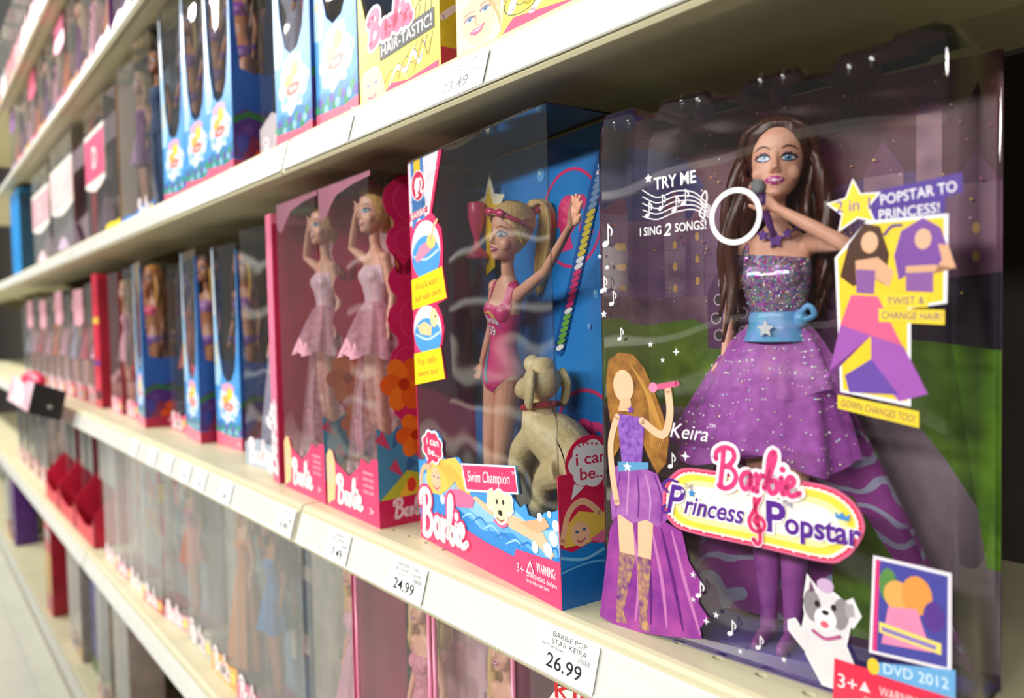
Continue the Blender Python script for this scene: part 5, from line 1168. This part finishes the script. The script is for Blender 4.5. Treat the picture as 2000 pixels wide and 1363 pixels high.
# ------------------------------------------------------------------ mermaid boxes
MER = {}
def mermaid_parts():
    w, d, h = 100, 55, 312
    MB_BLUE = mat('#2f86d6', rough=.35, col2='#62aee8', scale=12)
    m = MB(); m.box(0, w, d - 1, d, 0, 130, mat('#1a3468', rough=.4, col2='#2a5494', scale=14)); MER['back_card'] = m.mesh('back_card')
    cutp = [(0, 0), (w, 0), (w, 170), (99.4, 300), (97.6, 300), (95, 210), (90, 156), (80, 120), (66, 104), (46, 101), (30, 112), (18, 146), (10, 206), (4, 311), (0, 311)]
    m = MB(); m.prism(cutp, .8, MB_BLUE, FRONT(0)); MER['front_card'] = m.mesh('front_card')
    p = Print(FRONT(0), .03, .014)
    p.poly([(0, 206), (0, 312), (4, 312), (8.6, 216), (9.4, 200), (5, 188)], '#e9f2f8'); p.poly([(0, 96), (0, 206), (9, 204), (16, 150), (26, 118), (18, 94)], '#a9d4f2')
    p.stroke([(5, 128), (11, 140), (8, 152), (12, 160)], 5, '#efcf4e', 5)
    p.poly(cloud(50, 66, 40, 31, 9, .16), '#d3e3f0'); p.poly(cloud(50, 92, 26, 8, 6, .12), '#f0a8c0'); p.ell(57, 83, 11, 9, '#f6d63a'); p.ell(40, 74, 14, 7, '#f3b85a'); p.ell(52, 63, 21, 6.5, '#e86a5c'); p.ell(30, 55, 8, 5, '#8fb8e0'); p.ell(68, 50, 9, 4, '#9ccfd8')
    p.text('Barbie', 52, 60.6, 5.4, '#ffffff', align='c', bold=.01); p.stroke([(66, 56), (84, 72), (94, 69), (88, 62)], 4, '#d8e8f2', 5)
    p.poly([(0, 18), (w, 18), (w, 46), (82, 38), (60, 44), (40, 34), (18, 42), (0, 36)], '#3f86b8')
    for k in range(14): a = 4 + 7 * k; p.ell(a, 27 + 5 * math.sin(k * 1.7), 6, 5, ['#3f9c6c', '#6a5ab4', '#2f8f5a', '#8fc4d8'][k % 4], 10)
    p.poly([(0, 0), (w, 0), (w, 20), (70, 17), (0, 22)], '#ec6a86'); p.text('3+', 84, 6, 6, '#ffffff')
    MER['front_print'] = p.mesh('printed_artwork')
    m = MB(); m.prism([(0, 0), (d, 0), (d, 132), (30, 130), (12, 134), (7, 190), (3, 300), (0, 300)], .8, mat('#24509c', rough=.35, col2='#2c64b8', scale=10), RIGHT(w)); MER['side_card'] = m.mesh('side_card')
    p = Print(RIGHT(w), .03, .014)
    p.poly([(0, 20), (d, 20), (d, 88), (34, 80), (16, 84), (0, 72)], '#4a2a74'); p.poly([(0, 62), (20, 74), (d, 66), (d, 74), (22, 82), (0, 72)], '#2f6a3c'); p.poly([(10, 20), (d, 20), (d, 56), (40, 44), (26, 50)], '#7c2a48')
    for (a, b, r) in ((46, 40, 10), (36, 26, 9), (50, 24, 8)): p.ell(a, b, r, r * .9, '#d9501c', 12)
    p.ell(12, 40, 8, 12, '#3a3a90', 12); p.ell(20, 58, 7, 6, '#5a3a80', 12); p.poly([(0, 0), (d, 0), (d, 22), (0, 18)], '#b01c44'); p.ell(44, 12, 5, 5, '#d8a0a8', 10)
    MER['side_print'] = p.mesh('printed_artwork')
    m = MB(); m.quad((0, 1.6, 1), (w - 1, 1.6, 1), (w - 1, 1.6, h), (0, 1.6, h), CLEARF); m.quad((w - 1, 1.6, 1), (w - 1, d, 1), (w - 1, d, h), (w - 1, 1.6, h), CLEARF); MER['clear_window'] = m.mesh('clear_window')
    m = MB(); m.box(0, w, 1, d - 1, 0, 1, card('#b01c44')); MER['bottom_panel'] = m.mesh('bottom_panel')
    m = MB(); P = [(50 + 26 * math.cos(R(a)), 30, 246 + 58 * math.sin(R(a))) for a in range(-20, 201, 20)]
    m.tube(P, 3.0, mat('#e8b81c', rough=.3), 8, .5); MER['yellow_arch'] = m.mesh('yellow_arch', True)
mermaid_parts()
def mermaid(label, dlabel, x0, y0, z, rz, skin=SKIN_TAN, hc=DBROWN, top='#8a4a9c', tail=False, arch=True, grp='mermaid boxes'):
    t = thing('doll_box', label, 'doll box', (x0, y0, z), rz, grp)
    f = link('front_card', MER['front_card'], t); link('printed_artwork', MER['front_print'], f)
    s = link('side_card', MER['side_card'], t); link('printed_artwork', MER['side_print'], s)
    for k in ('back_card', 'clear_window', 'bottom_panel') + (('yellow_arch',) if arch else ()): link(k, MER[k], t)
    bpy.context.view_layer.update()
    doll(dlabel, inbox(t, 58, 28, 14), rz + R(22), skin, lo_long, hc, (('bikini_top', lo_top, mat(top, rough=.4, var=.2)), ('bottoms', lo_pants, mat('#7a3f9c', rough=.4))))
NTH = ['first', 'second', 'third', 'fourth', 'fifth', 'sixth', 'seventh', 'eighth', 'ninth', 'tenth', 'eleventh']
ORD = ['nearest', 'second', 'third', 'fourth', 'fifth']
for i, (x, y) in enumerate(((-.73, .343), (-.833, .342), (-1.06, .337), (-1.17, .34), (-1.296, .342))):
    mermaid('blue mermaid doll box on the upper shelf, %s left of the hair-styling boxes' % ORD[i], 'brown-skinned mermaid doll in the %s blue box of the upper shelf' % ORD[i], x, y, Z_U, R(-3 + 1.5 * i), hc=DBROWN if i != 1 else hairmat('#8a3c10', '#d9781c'))
mermaid('blue mermaid doll box on the middle shelf, half hidden by the clear blonde doll pack', 'tan mermaid doll in the half hidden blue box of the middle shelf', -1.222, .388, Z_M, R(2))
mermaid('blue mermaid doll box standing forward on the middle shelf, dark-haired doll inside', 'dark-haired mermaid doll with purple top in the forward blue box', -1.345, .376, Z_M, R(-4), top='#a06ab0')
mermaid('blue mermaid doll box on the middle shelf with strawberry-haired doll in pink top', 'strawberry-haired mermaid doll with pink and orange swimwear', -1.62, .362, Z_M, R(-6), SKIN_TAN, hairmat('#a8341c', '#e8b45a'), '#e0406c')

# ------------------------------------------------------------------ plain carton, window boxes, blister packs of the blurred rows
def pack(label, x0, y0, z, w, d, h, back='#c9a3ac', base='#d9487c', side=None, bh=50, window=None, header=None, rz=0., doll_=None, dlabel=None, name='doll_box', cat='doll box', spots=None, tilt=0., grp='packages on the blurred shelves', rims=None, tail=None):
    """window box: back card, bottom band, optional side card and header, clear front"""
    t = thing(name, label, cat, (x0, y0, z), rz, grp, (0, tilt))
    wm = window or CLEARF
    m = MB(); m.box(0, w, d - 1, d, 0, h, mat(back, rough=.4, var=.25, scale=14)); bc = m.build('back_card', t)
    m = MB(); m.prism([(0, 0), (w, 0), (w, bh), (w * .7, bh * .8), (w * .4, bh * .95), (0, bh * .75)], .8, card(base), FRONT(0)); b = m.build('front_base', t)
    rr = random.Random(int(abs(x0) * 1e4) + int(z * 100))
    p = Print(FRONT(0), .03, .02)
    if bh > 25:
        p.logo(w * .1, bh * .12, w * .62, .02, '#f6e6ea', None, iw=.55); p.ell(w * .85, bh * .5, w * .08, w * .08, '#f0d05a', 10)
        p.build('printed_artwork', b)
    if spots:
        q = Print(FRONT(d - 1), .05, .03)
        for k in range(22):
            a, c = rr.uniform(0, w - 12), rr.uniform(bh, h - 30); ww, hh = rr.uniform(6, w * .3), rr.uniform(14, 60); q.poly([(a, c), (min(w, a + ww), c), (min(w, a + ww), min(h, c + hh)), (a, min(h, c + hh))], rr.choice(spots))
        q.build('printed_artwork', bc)
    m = MB(); m.box(0, w, 1, d - 1, 0, 1, card(base)); m.build('bottom_panel', t)
    if side:
        m = MB(); m.prism([(0, 0), (d, 0), (d, h), (0, h)], .8, mat(side, rough=.35, var=.2, scale=16), RIGHT(w)); sc_ = m.build('side_card', t)
    if header:
        m = MB(); m.prism([(0, h * .7), (w * .5, h * .66), (w, h * .7), (w, h), (0, h)], .8, card(header), FRONT(.5)); hd = m.build('header_card', t)
    if rims:
        m = MB()
        for a in (0, w): m.tube([(a, 1.5, 0), (a, 1.5, h)], 2.0, mat(rims, rough=.3), 8)
        m.tube([(0, 1.5, h), (w, 1.5, h)], 2.0, mat(rims, rough=.3), 8); m.build('plastic_rim', t, True)
    m = MB(); m.quad((0, 1.6, 1), (w - 1, 1.6, 1), (w - 1, 1.6, h), (0, 1.6, h), wm)
    if not side: m.quad((w - 1, 1.6, 1), (w - 1, d, 1), (w - 1, d, h), (w - 1, 1.6, h), wm)
    m.quad((0, 1.6, h), (w - 1, 1.6, h), (w - 1, d, h), (0, d, h), wm)
    m.build('clear_window', t)
    if doll_:
        bpy.context.view_layer.update()
        sk, hr, hc, cl = doll_
        doll(dlabel, t.matrix_basis @ Vector((w * .0005, d * .00055, .003)), rz, sk, hr, hc, cl, scale=min(1., (h - 8) / 296))
    return t
def carton(label, x0, y0, z, w, d, h, front, side, bands=(), rz=0., name='carton', cat='box', grp='packages on the blurred shelves', txt=None):
    t = thing(name, label, cat, (x0, y0, z), rz, grp)
    m = MB(); m.box(0, w, 1, d, 0, h, mat(side, rough=.35, var=.15, scale=18)); m.build('body', t)
    m = MB(); m.prism([(0, 0), (w, 0), (w, h), (0, h)], .9, mat(front, rough=.3, var=.1, scale=18), FRONT(0)); f = m.build('front_panel', t)
    p = Print(FRONT(0), .03, .02)
    for (a, b, c) in bands: p.poly([(1, a), (w - 1, a), (w - 1, b), (1, b)], c)
    if txt: p.logo(w * .8, 6, txt, math.pi / 2, '#fbeef2', None, iw=.5) if w < 60 else p.logo(w * .1, h * .1, txt, 0, '#fbeef2', None, iw=.5)
    p.build('printed_artwork', f)
    m = MB(); m.prism([(0, h - 12), (d - 2, h - 12), (d - 2, h), (0, h)], .2, card(front), RIGHT(w + .2, 1)); m.build('top_flap', t)
    return t
LAV = mat('#b9b8d0', rough=.5, var=.2); LPK = mat('#e8a8c0', rough=.5, var=.2); RED = mat('#d9405c', rough=.5, var=.2); ORG = mat('#e8762c', rough=.5, var=.2)
def dress(c, long=False): return (('bodice', lo_bodice, c), ('skirt', lo_gown if long else lo_mini, c))
# middle shelf
carton('narrow bright pink carton standing edge-on beside the second ballerina box', -.884, .345, Z_M, 24, 70, 318, '#ee7a9c', '#c01f4c', ((0, 60, '#e8447c'),), R(-7), txt=90)
pack('clear pack of a blonde doll in pale blue grey gown, left of the pink carton', -1.02, .36, Z_M, 104, 60, 315, '#a9a8b4', '#a9b4c4', None, 40, GREY_CLEAR if False else CLEARF, None, R(4), (SKIN, lo_updo, BLOND, dress(LAV, True)), 'blonde doll in a pale blue grey gown, middle shelf', spots=['#7a86b4', '#c8c4d0', '#d98a5c', '#8a8aa8'])
pack('clear doll pack squeezed between the two mermaid boxes of the middle shelf', -1.475, .385, Z_M, 95, 55, 300, '#b4a8b0', '#d9587c', None, 34, None, None, 0, (SKIN_TAN, lo_long, BROWN, dress(ORG)), 'doll with orange dress between the two mermaid boxes', spots=['#c8a090', '#a08aa0', '#e0b8c0'])
pack('clear pack left of the strawberry-haired mermaid, orange dressed doll inside', -1.76, .372, Z_M, 100, 55, 312, '#b9a8ac', '#d94a74', None, 40, None, None, 0, (SKIN, lo_long, hairmat('#8a4a1c', '#d99a4c'), dress(ORG)), 'doll in orange dress next to the strawberry-haired mermaid', spots=['#d9a0a8', '#c8b8a8', '#a8a0b8'])
pack('hazy doll pack with pale pink backing, right of the tall red carton', -1.895, .37, Z_M, 100, 55, 310, '#c8b0b4', '#e0587c', None, 38, None, None, 0, (SKIN, lo_bob, BLOND, dress(LPK)), 'doll in pale pink dress right of the tall red carton', spots=['#d9a0a8', '#c8b8a8', '#a8a0b8'])
carton('tall red carton with a yellow stripe on the middle shelf', -2.04, .365, Z_M, 62, 60, 318, '#d02844', '#a81c34', ((20, 40, '#3a2030'), (100, 112, '#5a3a8c'), (200, 214, '#e8c040')))
COLS = ['#e6bcc6', '#d8b8c8', '#ecc8c8', '#dcb4c0', '#e0c4cc', '#eccacf']
for i in range(9):
    c = [LPK, RED, LAV, LPK, ORG, LPK, RED, LPK, LAV][i]
    pack('blurred pink-grey doll pack, %s to the left of the tall red carton' % NTH[i], -2.17 - .155 * i, .37, Z_M, 128, 44, 300 - 8 * (i % 3), COLS[i % 6], '#d9486c' if i < 3 else '#cf8a98', None, 44, FARW, '#d9a0ac' if i % 2 else None, 0, (SKIN, lo_bob if i % 2 else lo_long, BLOND if i % 2 == 0 else BROWN, dress(c)), 'blurred doll in the %s pack left of the tall red carton' % NTH[i], spots=['#e8708f', '#c890b4', '#f4dcd8', '#b04a70', '#e8a0ac', '#7a3a54'])
# upper shelf, far part
pack('clear face-printed doll pack tucked behind the third mermaid box, upper shelf', -.935, .362, Z_U, 98, 55, 300, '#8a8f98', '#c4b8bc', None, 70, None, None, 0, (SKIN, lo_bob, BLOND, dress(LAV)), 'pale doll tucked behind the third mermaid box')
t = pack('clear pack of the dark-haired boy doll in denim, upper shelf', -1.47, .34, Z_U, 105, 55, 308, '#5a6a84', '#2f78c8', None, 26, None, None, R(2))
bpy.context.view_layer.update()
DEN = mat('#2f4a74', rough=.7, var=.35, scale=160)
doll('dark-haired boy doll in a blue denim outfit', inbox(t, 50, 30, 3), R(20), SKIN_TAN, lo_short, DBROWN, (('denim_suit', lo_suit, DEN),))
pack('grey clear pack with blue base strip beside the denim doll', -1.6, .342, Z_U, 108, 55, 300, '#a8aab0', '#3f86d0', None, 22, GREY_CLEAR, None, R(4), (SKIN, lo_bob, BLOND, dress(mat('#9a4a9c', rough=.5))), 'doll in purple dress behind hazy grey plastic', spots=['#c8c8cc', '#9aa0a8'])
pack('clear pack with yellow base strip, upper shelf', -1.715, .338, Z_U, 100, 50, 280, '#a89a8c', '#ecd41c', '#b08a5c', 24, CLEARF, None, R(3), None, spots=['#c8b8a0', '#9a8a84'])
def clothes_pack(label, x0, y0, z, w, h, hc, letter, dcol, dl):
    t = thing('clothes_pack', label, 'clothes pack', (x0, y0, z), 0, 'toy clothes packs')
    m = MB(); m.box(0, w, 40, 41, 0, h, mat('#b4a0a8', rough=.5, var=.25, scale=12)); m.build('back_card', t)
    m = MB(); m.prism([(0, h * .42), (w * .25, h * .38), (w * .5, h * .36), (w * .75, h * .38), (w, h * .42), (w, h * .8), (0, h * .8)], 1, card('#efe6dc'), FRONT(2)); m.build('label_border', t)
    m = MB(); m.prism([(6, h * .45), (w - 6, h * .45), (w - 6, h * .76), (6, h * .76)], 1, card(hc), FRONT(.8)); l = m.build('label_card', t)
    p = Print(FRONT(.8), .03, .02)
    p.text('D', w * .42, h * .53, h * .15, '#efe0d8', bold=.04)
    p.build('printed_artwork', l)
    m = MB(); m.quad((0, 3, 0), (w, 3, 0), (w, 3, h), (0, 3, h), GREY_CLEAR if letter else CLEARF); m.quad((w, 3, 0), (w, 40, 0), (w, 40, h), (w, 3, h), CLEARF); m.build('clear_sleeve', t)
    bpy.context.view_layer.update()
    g = thing('doll_dress', dl, 'doll dress', inbox(t, w / 2, 24, 6), 0, 'toy dresses in packs')
    m = skirt(h * .3, 10, 14, w * .32, 9, 3, mat(dcol, rough=.6, var=.2), 48, 6, 0, .3); m.build('skirt', g, True)
    m = MB(); m.loft([[(r * math.cos(a), r * .5 * math.sin(a), z_) for a in [2 * math.pi * k / 20 for k in range(20)]] for z_, r in ((h * .3, 14), (h * .36, 18), (h * .42, 20))], mat(dcol, rough=.6, var=.2)); m.build('bodice', g, True)
clothes_pack('clothes pack with a big pink label, upper shelf left of the yellow-based pack', -1.955, .345, Z_U, 210, 300, '#e05a80', False, '#b08aa0', 'mauve doll dress under the big pink label')
carton('thin red carton behind the pink labelled clothes pack', -2.02, .37, Z_U, 46, 60, 296, '#c81f3c', '#8a1428')
clothes_pack('clothes pack with a pale label and red line, upper shelf far left', -2.45, .345, Z_U, 330, 300, '#e9c8c8', True, '#a890a4', 'grey mauve doll dress under the pale label')
clothes_pack('clothes pack nearest the bright blue package, upper shelf', -2.86, .35, Z_U, 330, 290, '#d9a8b0', True, '#c4a4ac', 'pale doll dress next to the bright blue package')
carton('bright blue package with a white edge at the left border of the picture', -3.32, .34, Z_U, 240, 80, 300, '#1f86cc', '#2a4a5c')
# high shelves
HC = [('#d8a8b8', '#d9587c', '#5a3a3c'), ('#9a9a98', '#6a3a80', '#6a2a7c'), ('#d8c4bc', '#d86a4c', None), ('#c8b080', '#e8a05a', None), ('#b49ab0', '#e878a0', None), ('#a8a8b8', '#8a9ab8', None), ('#c8a8a0', '#e0884c', None), ('#b8a0a8', '#d9587c', None), ('#a8a0a0', '#d8b04c', None), ('#c8a0a8', '#d9587c', None), ('#b0a0b8', '#8a5a9c', None)]
for i, (a, b, c) in enumerate(HC):
    pack('blurred package on the high shelf, %s from its right end' % NTH[i], -1.62 - .165 * i, .345, Z_T, 135, 44, 248, a, b, c, 60, FARW, b if i % 3 == 1 else None, 0, (SKIN, lo_long if i % 2 else lo_bob, BLOND if i % 2 else BROWN, dress([mat('#7a2a80', rough=.5), ORG, LPK][i % 3], True)), 'blurred doll in the %s high-shelf package from the right' % NTH[i], spots=['#d8a86a', '#7a2a80', '#e8744c', '#c8c0c4', '#d878a0'])
for i in range(8):
    pack('pink and white package on the topmost shelf, %s from its right end' % NTH[i], -2.3 - .2 * i, .345, Z_TT, 165, 60, 300, ['#d99aa4', '#e6d4d0', '#c87a88', '#d8b0b0', '#e0a0ac'][i % 5], ['#d9747c', '#efe4e0', '#c84a5c', '#e0a0a8', '#d9707c'][i % 5], None, 150, FARW, None, 0, None, spots=['#e8d8d4', '#d0707c', '#e0a8a8'])
# lower shelf, near part
PKR = '#dc8fa4'
SIL = mat('#d8d8dc', rough=.2, metal=.5)
kp = pack('clear pack with red lettered sticker under the 26.99 tag', -.415, .345, Z_L, 190, 70, 276, '#8a92a0', '#7a8a9c', None, 20, CLEARF, None, 0, (SKIN, lo_long, BLOND, dress(mat('#7a8fb8', rough=.5))), 'doll in a blue grey dress beside the red lettered sticker')
m = MB(); m.prism([(24, 246), (34, 258), (90, 262), (150, 268), (166, 262), (150, 246), (120, 250), (60, 244)], .5, card('#f4efe8'), FRONT(1)); stk = m.build('sticker', kp)
p = Print(FRONT(1), .03, .02); p.text('KIDPICKS', 30, 249, 12, '#d0242c', w=118, rot=.03, bold=.015); p.poly([(50, 246), (80, 240), (100, 246)], '#7aa83a'); p.build('printed_artwork', stk)
pack('pink-rimmed clear pack of a doll with silver top, lower shelf', -.528, .338, Z_L, 105, 70, 278, '#f6c4d0', PKR, '#eaa0b6', 30, FARW, None, 0, (SKIN, lo_long, BLOND, (('bodice', lo_bodice, SIL), ('skirt', lo_mini, mat('#e0708c', rough=.5)))), 'blonde doll with a silver top in a pink-rimmed pack', spots=['#f0b8c4', '#d8849c', '#f0d4d4'], rims='#e38aa8')
pack('pink-rimmed clear pack of a rose patterned dress, lower shelf', -.668, .338, Z_L, 132, 70, 278, '#f4c0cc', PKR, None, 30, FARW, None, 0, (SKIN, lo_bob, BLOND, dress(mat('#e8a0b0', rough=.6, col2='#d0607c', scale=220), True)), 'doll in a rose patterned dress between two pink rims', spots=['#f0b0bc', '#a88088', '#f4ccd4'], rims='#e38aa8')
t = pack('magenta-sided box of a blonde doll with silver necklace, lower shelf', -.79, .34, Z_L, 112, 62, 280, '#d87a9c', '#d9487c', '#d0407c', 40, CLEARF, None, 0, (SKIN, lo_long, BLOND, dress(mat('#eab4c8', rough=.4, var=.2))), 'blonde doll in pale pink behind the magenta-sided box', spots=['#c83a74', '#d8588c', '#a82a5c'])
GR = [('grey clear empty-looking pack left of the magenta-sided box', -.915, 118), ('hazy clear pack with a blue inner stripe, lower shelf', -1.035, 112), ('hazy clear pack with teal bow print, lower shelf', -1.155, 112), ('wide milky pack leaning on the lower shelf', -1.285, 118)]
for i, (l, x, w) in enumerate(GR):
    dd = [None, (SKIN_TAN, lo_long, BROWN, dress(mat('#2f78b8', rough=.5))), (SKIN, lo_bob, BLOND, dress(mat('#e08a3c', rough=.5), True)), None][i]
    pack(l, x, .338 + .004 * i, Z_L, w, 66, 282, ['#c8c6b8', '#7a9cb4', '#9cbcb6', '#c0bcae'][i], ['#b0a49c', '#c8708c', '#e0a04c', '#b8b4ac'][i], None, 36, GREY_CLEAR, None, 0, dd, 'hazy doll inside the pack with the blue inner stripe' if i == 1 else 'hazy doll in orange inside the pack with teal bow print', spots=[['#c8c4b8', '#b8bcb0', '#98a8a0'], ['#2f6ca8', '#c83a5c', '#e8e4dc', '#3f8f9c'], ['#4f9c9c', '#e08a3c', '#d8d4cc', '#b03a4c'], ['#b8b4a8', '#9ca89c', '#d8b8a8']][i])
pack('clear wedge pack of a brown-skinned doll in orange, lower shelf', -1.41, .345, Z_L, 108, 62, 280, '#8a94a4', '#d8a0a8', None, 30, CLEARF, None, R(6), (SKIN_TAN, lo_long, BROWN, (('bodice', lo_bodice, mat('#b0306c', rough=.4)), ('skirt', lo_mini, mat('#d8542c', rough=.5)))), 'brown-skinned doll in magenta and orange, lower shelf')
for i in range(4):
    pack('milky clear pack, %s to the left of the brown-skinned doll in orange' % NTH[i], -1.53 - .115 * i, .34, Z_L, 108, 60, 270, ['#9aa0a8', '#b4b4a8', '#a8b4b0', '#c8c0b4'][i], ['#c83a4c', '#d8c8b8', '#c83a5c', '#d8a0a0'][i], None, 26, GREY_CLEAR, None, R(3), None, spots=['#c8ccc4', '#d8a098', '#e8c860', '#8ab4c4', '#c86a7c'])
def tray(label, x0, w, y0=.335):
    t = thing('display_tray', label, 'tray', (x0, y0, Z_L), 0, 'red display trays')
    RT = mat('#cf1f3f', rough=.35, var=.1)
    m = MB(); m.box(0, w, 0, 150, 0, 2, RT); m.build('tray_floor', t)
    m = MB(); m.prism([(0, 0), (w, 0), (w, 72), (w * .9, 46), (w * .5, 34), (w * .1, 46), (0, 72)], 2, RT, FRONT(0)); m.build('front_panel', t)
    for x in (0, w - 2):
        m = MB(); m.prism([(0, 2), (150, 2), (150, 190), (70, 150), (0, 74)], 2, RT, RIGHT(x + 2)); m.build('side_panel', t)
for i in range(3):
    tray('red cut-front display tray, %s from the milky packs' % ['first', 'second', 'third'][i], -2.2 - .25 * i, 235)
    pack('dark blue and pink pack standing in the %s red tray' % ['first', 'second', 'third'][i], -2.17 - .25 * i, .385, Z_L + .0025, 90, 60, 250, '#3a4060', '#d04a6c', '#2a3048', 60, None, None, 0, None, spots=['#d8a0ac', '#40486c', '#e0d0d0'], tilt=0)
    pack('pale pink pack beside the dark one in the %s red tray' % ['first', 'second', 'third'][i], -2.07 - .25 * i, .385, Z_L + .0025, 90, 60, 240, '#c8a0a8', '#c83a54', '#7a1c30', 60, None, None, 0, None, spots=['#d8a0ac', '#b0a8a8', '#e0d0d0'])
for i in range(4):
    pack('blurred pack on the low shelf, %s beyond the red trays' % NTH[i], -3.0 - .2 * i, .36, Z_L, 150, 60, 260, '#a89a98', '#b86a78', None, 60, None, None, 0, None, spots=['#c8b8b8', '#a88a90'])
# bottom deck
carton('red and yellow carton standing on the bottom deck', -2.78, .335, Z_B, 110, 90, 330, '#cf2440', '#b81c38', ((60, 190, '#d8a03c'), (230, 262, '#a88a90'), (20, 50, '#c83a6c')))
carton('blue and purple carton with a green foot on the bottom deck', -2.2, .36, Z_B, 110, 80, 300, '#4a3a7c', '#2f2f78', ((0, 40, '#4a7a34'), (60, 100, '#5a5aa0'), (200, 290, '#3a3a90')))
pack('milky pack on the bottom deck between the red and the purple cartons', -2.45, .345, Z_B, 200, 70, 300, '#b4a8a4', '#d8a8a0', '#b8b0ac', 40, GREY_CLEAR, None, 0, None, spots=['#c8c0b8', '#d8a8a8', '#a8b0c0'])
pack('pale pack on the bottom deck right of the purple carton', -2.05, .345, Z_B, 150, 70, 320, '#c8c4b4', '#d0486c', '#d0ccbc', 30, GREY_CLEAR, None, 0, None)
pack('red-based pale pack on the bottom deck, nearest one in view', -1.86, .345, Z_B, 150, 70, 320, '#c4a8a8', '#c8304c', '#c8b4b0', 60, CLEARF, None, 0, None, spots=['#d0486c', '#e0c060'])
carton('purple carton on the bottom deck at the far left', -3.75, .34, Z_B, 90, 80, 330, '#6a3a94', '#5a2a84', ((40, 120, '#8a6aa8'),))
pack('orange blurred pack on the bottom deck behind the purple carton', -4.0, .34, Z_B, 200, 70, 330, '#b88a6c', '#c86a4c', '#a87a5c', 60, CLEARF, None, 0, None)
# pink display box with black end standing out from the middle shelf
bx = thing('display_box', 'pink and white display box with a black end jutting out over the middle rail', 'display box', (-2.0, .222, .812))
m = MB(); m.prism([(0, 22), (60, 0), (72, 62), (14, 88)], 420, mat('#e59ab0', rough=.35, col2='#f4ecec', scale=12), (Vector((-10, 0, 0)), Vector((0, 1, 0)), Vector((0, 0, 1)), Vector((1, 0, 0)))); m.build('body', bx)
m = MB(); m.prism([(-2, 21), (61, -2), (75, 63), (14, 91)], 14, mat('#1a1817', rough=.4), RIGHT(4)); cp = m.build('end_cap', bx)
m = MB(); n = 16; m.prism([(40 + 5 * math.cos(2 * math.pi * i / n), 32 + 5 * math.sin(2 * math.pi * i / n)) for i in range(n)], 1, mat('#a8a49c', rough=.3), RIGHT(5)); m.build('badge', cp)
m = MB(); m.ball((-190, 34, 84), 120, 24, 22, mat('#dc2a50', rough=.4)); m.build('red_top', bx, True)
m = MB(); m.box(-260, -240, 62, 92, 6, 20, mat('#8a8680', rough=.4)); m.build('clip', bx)
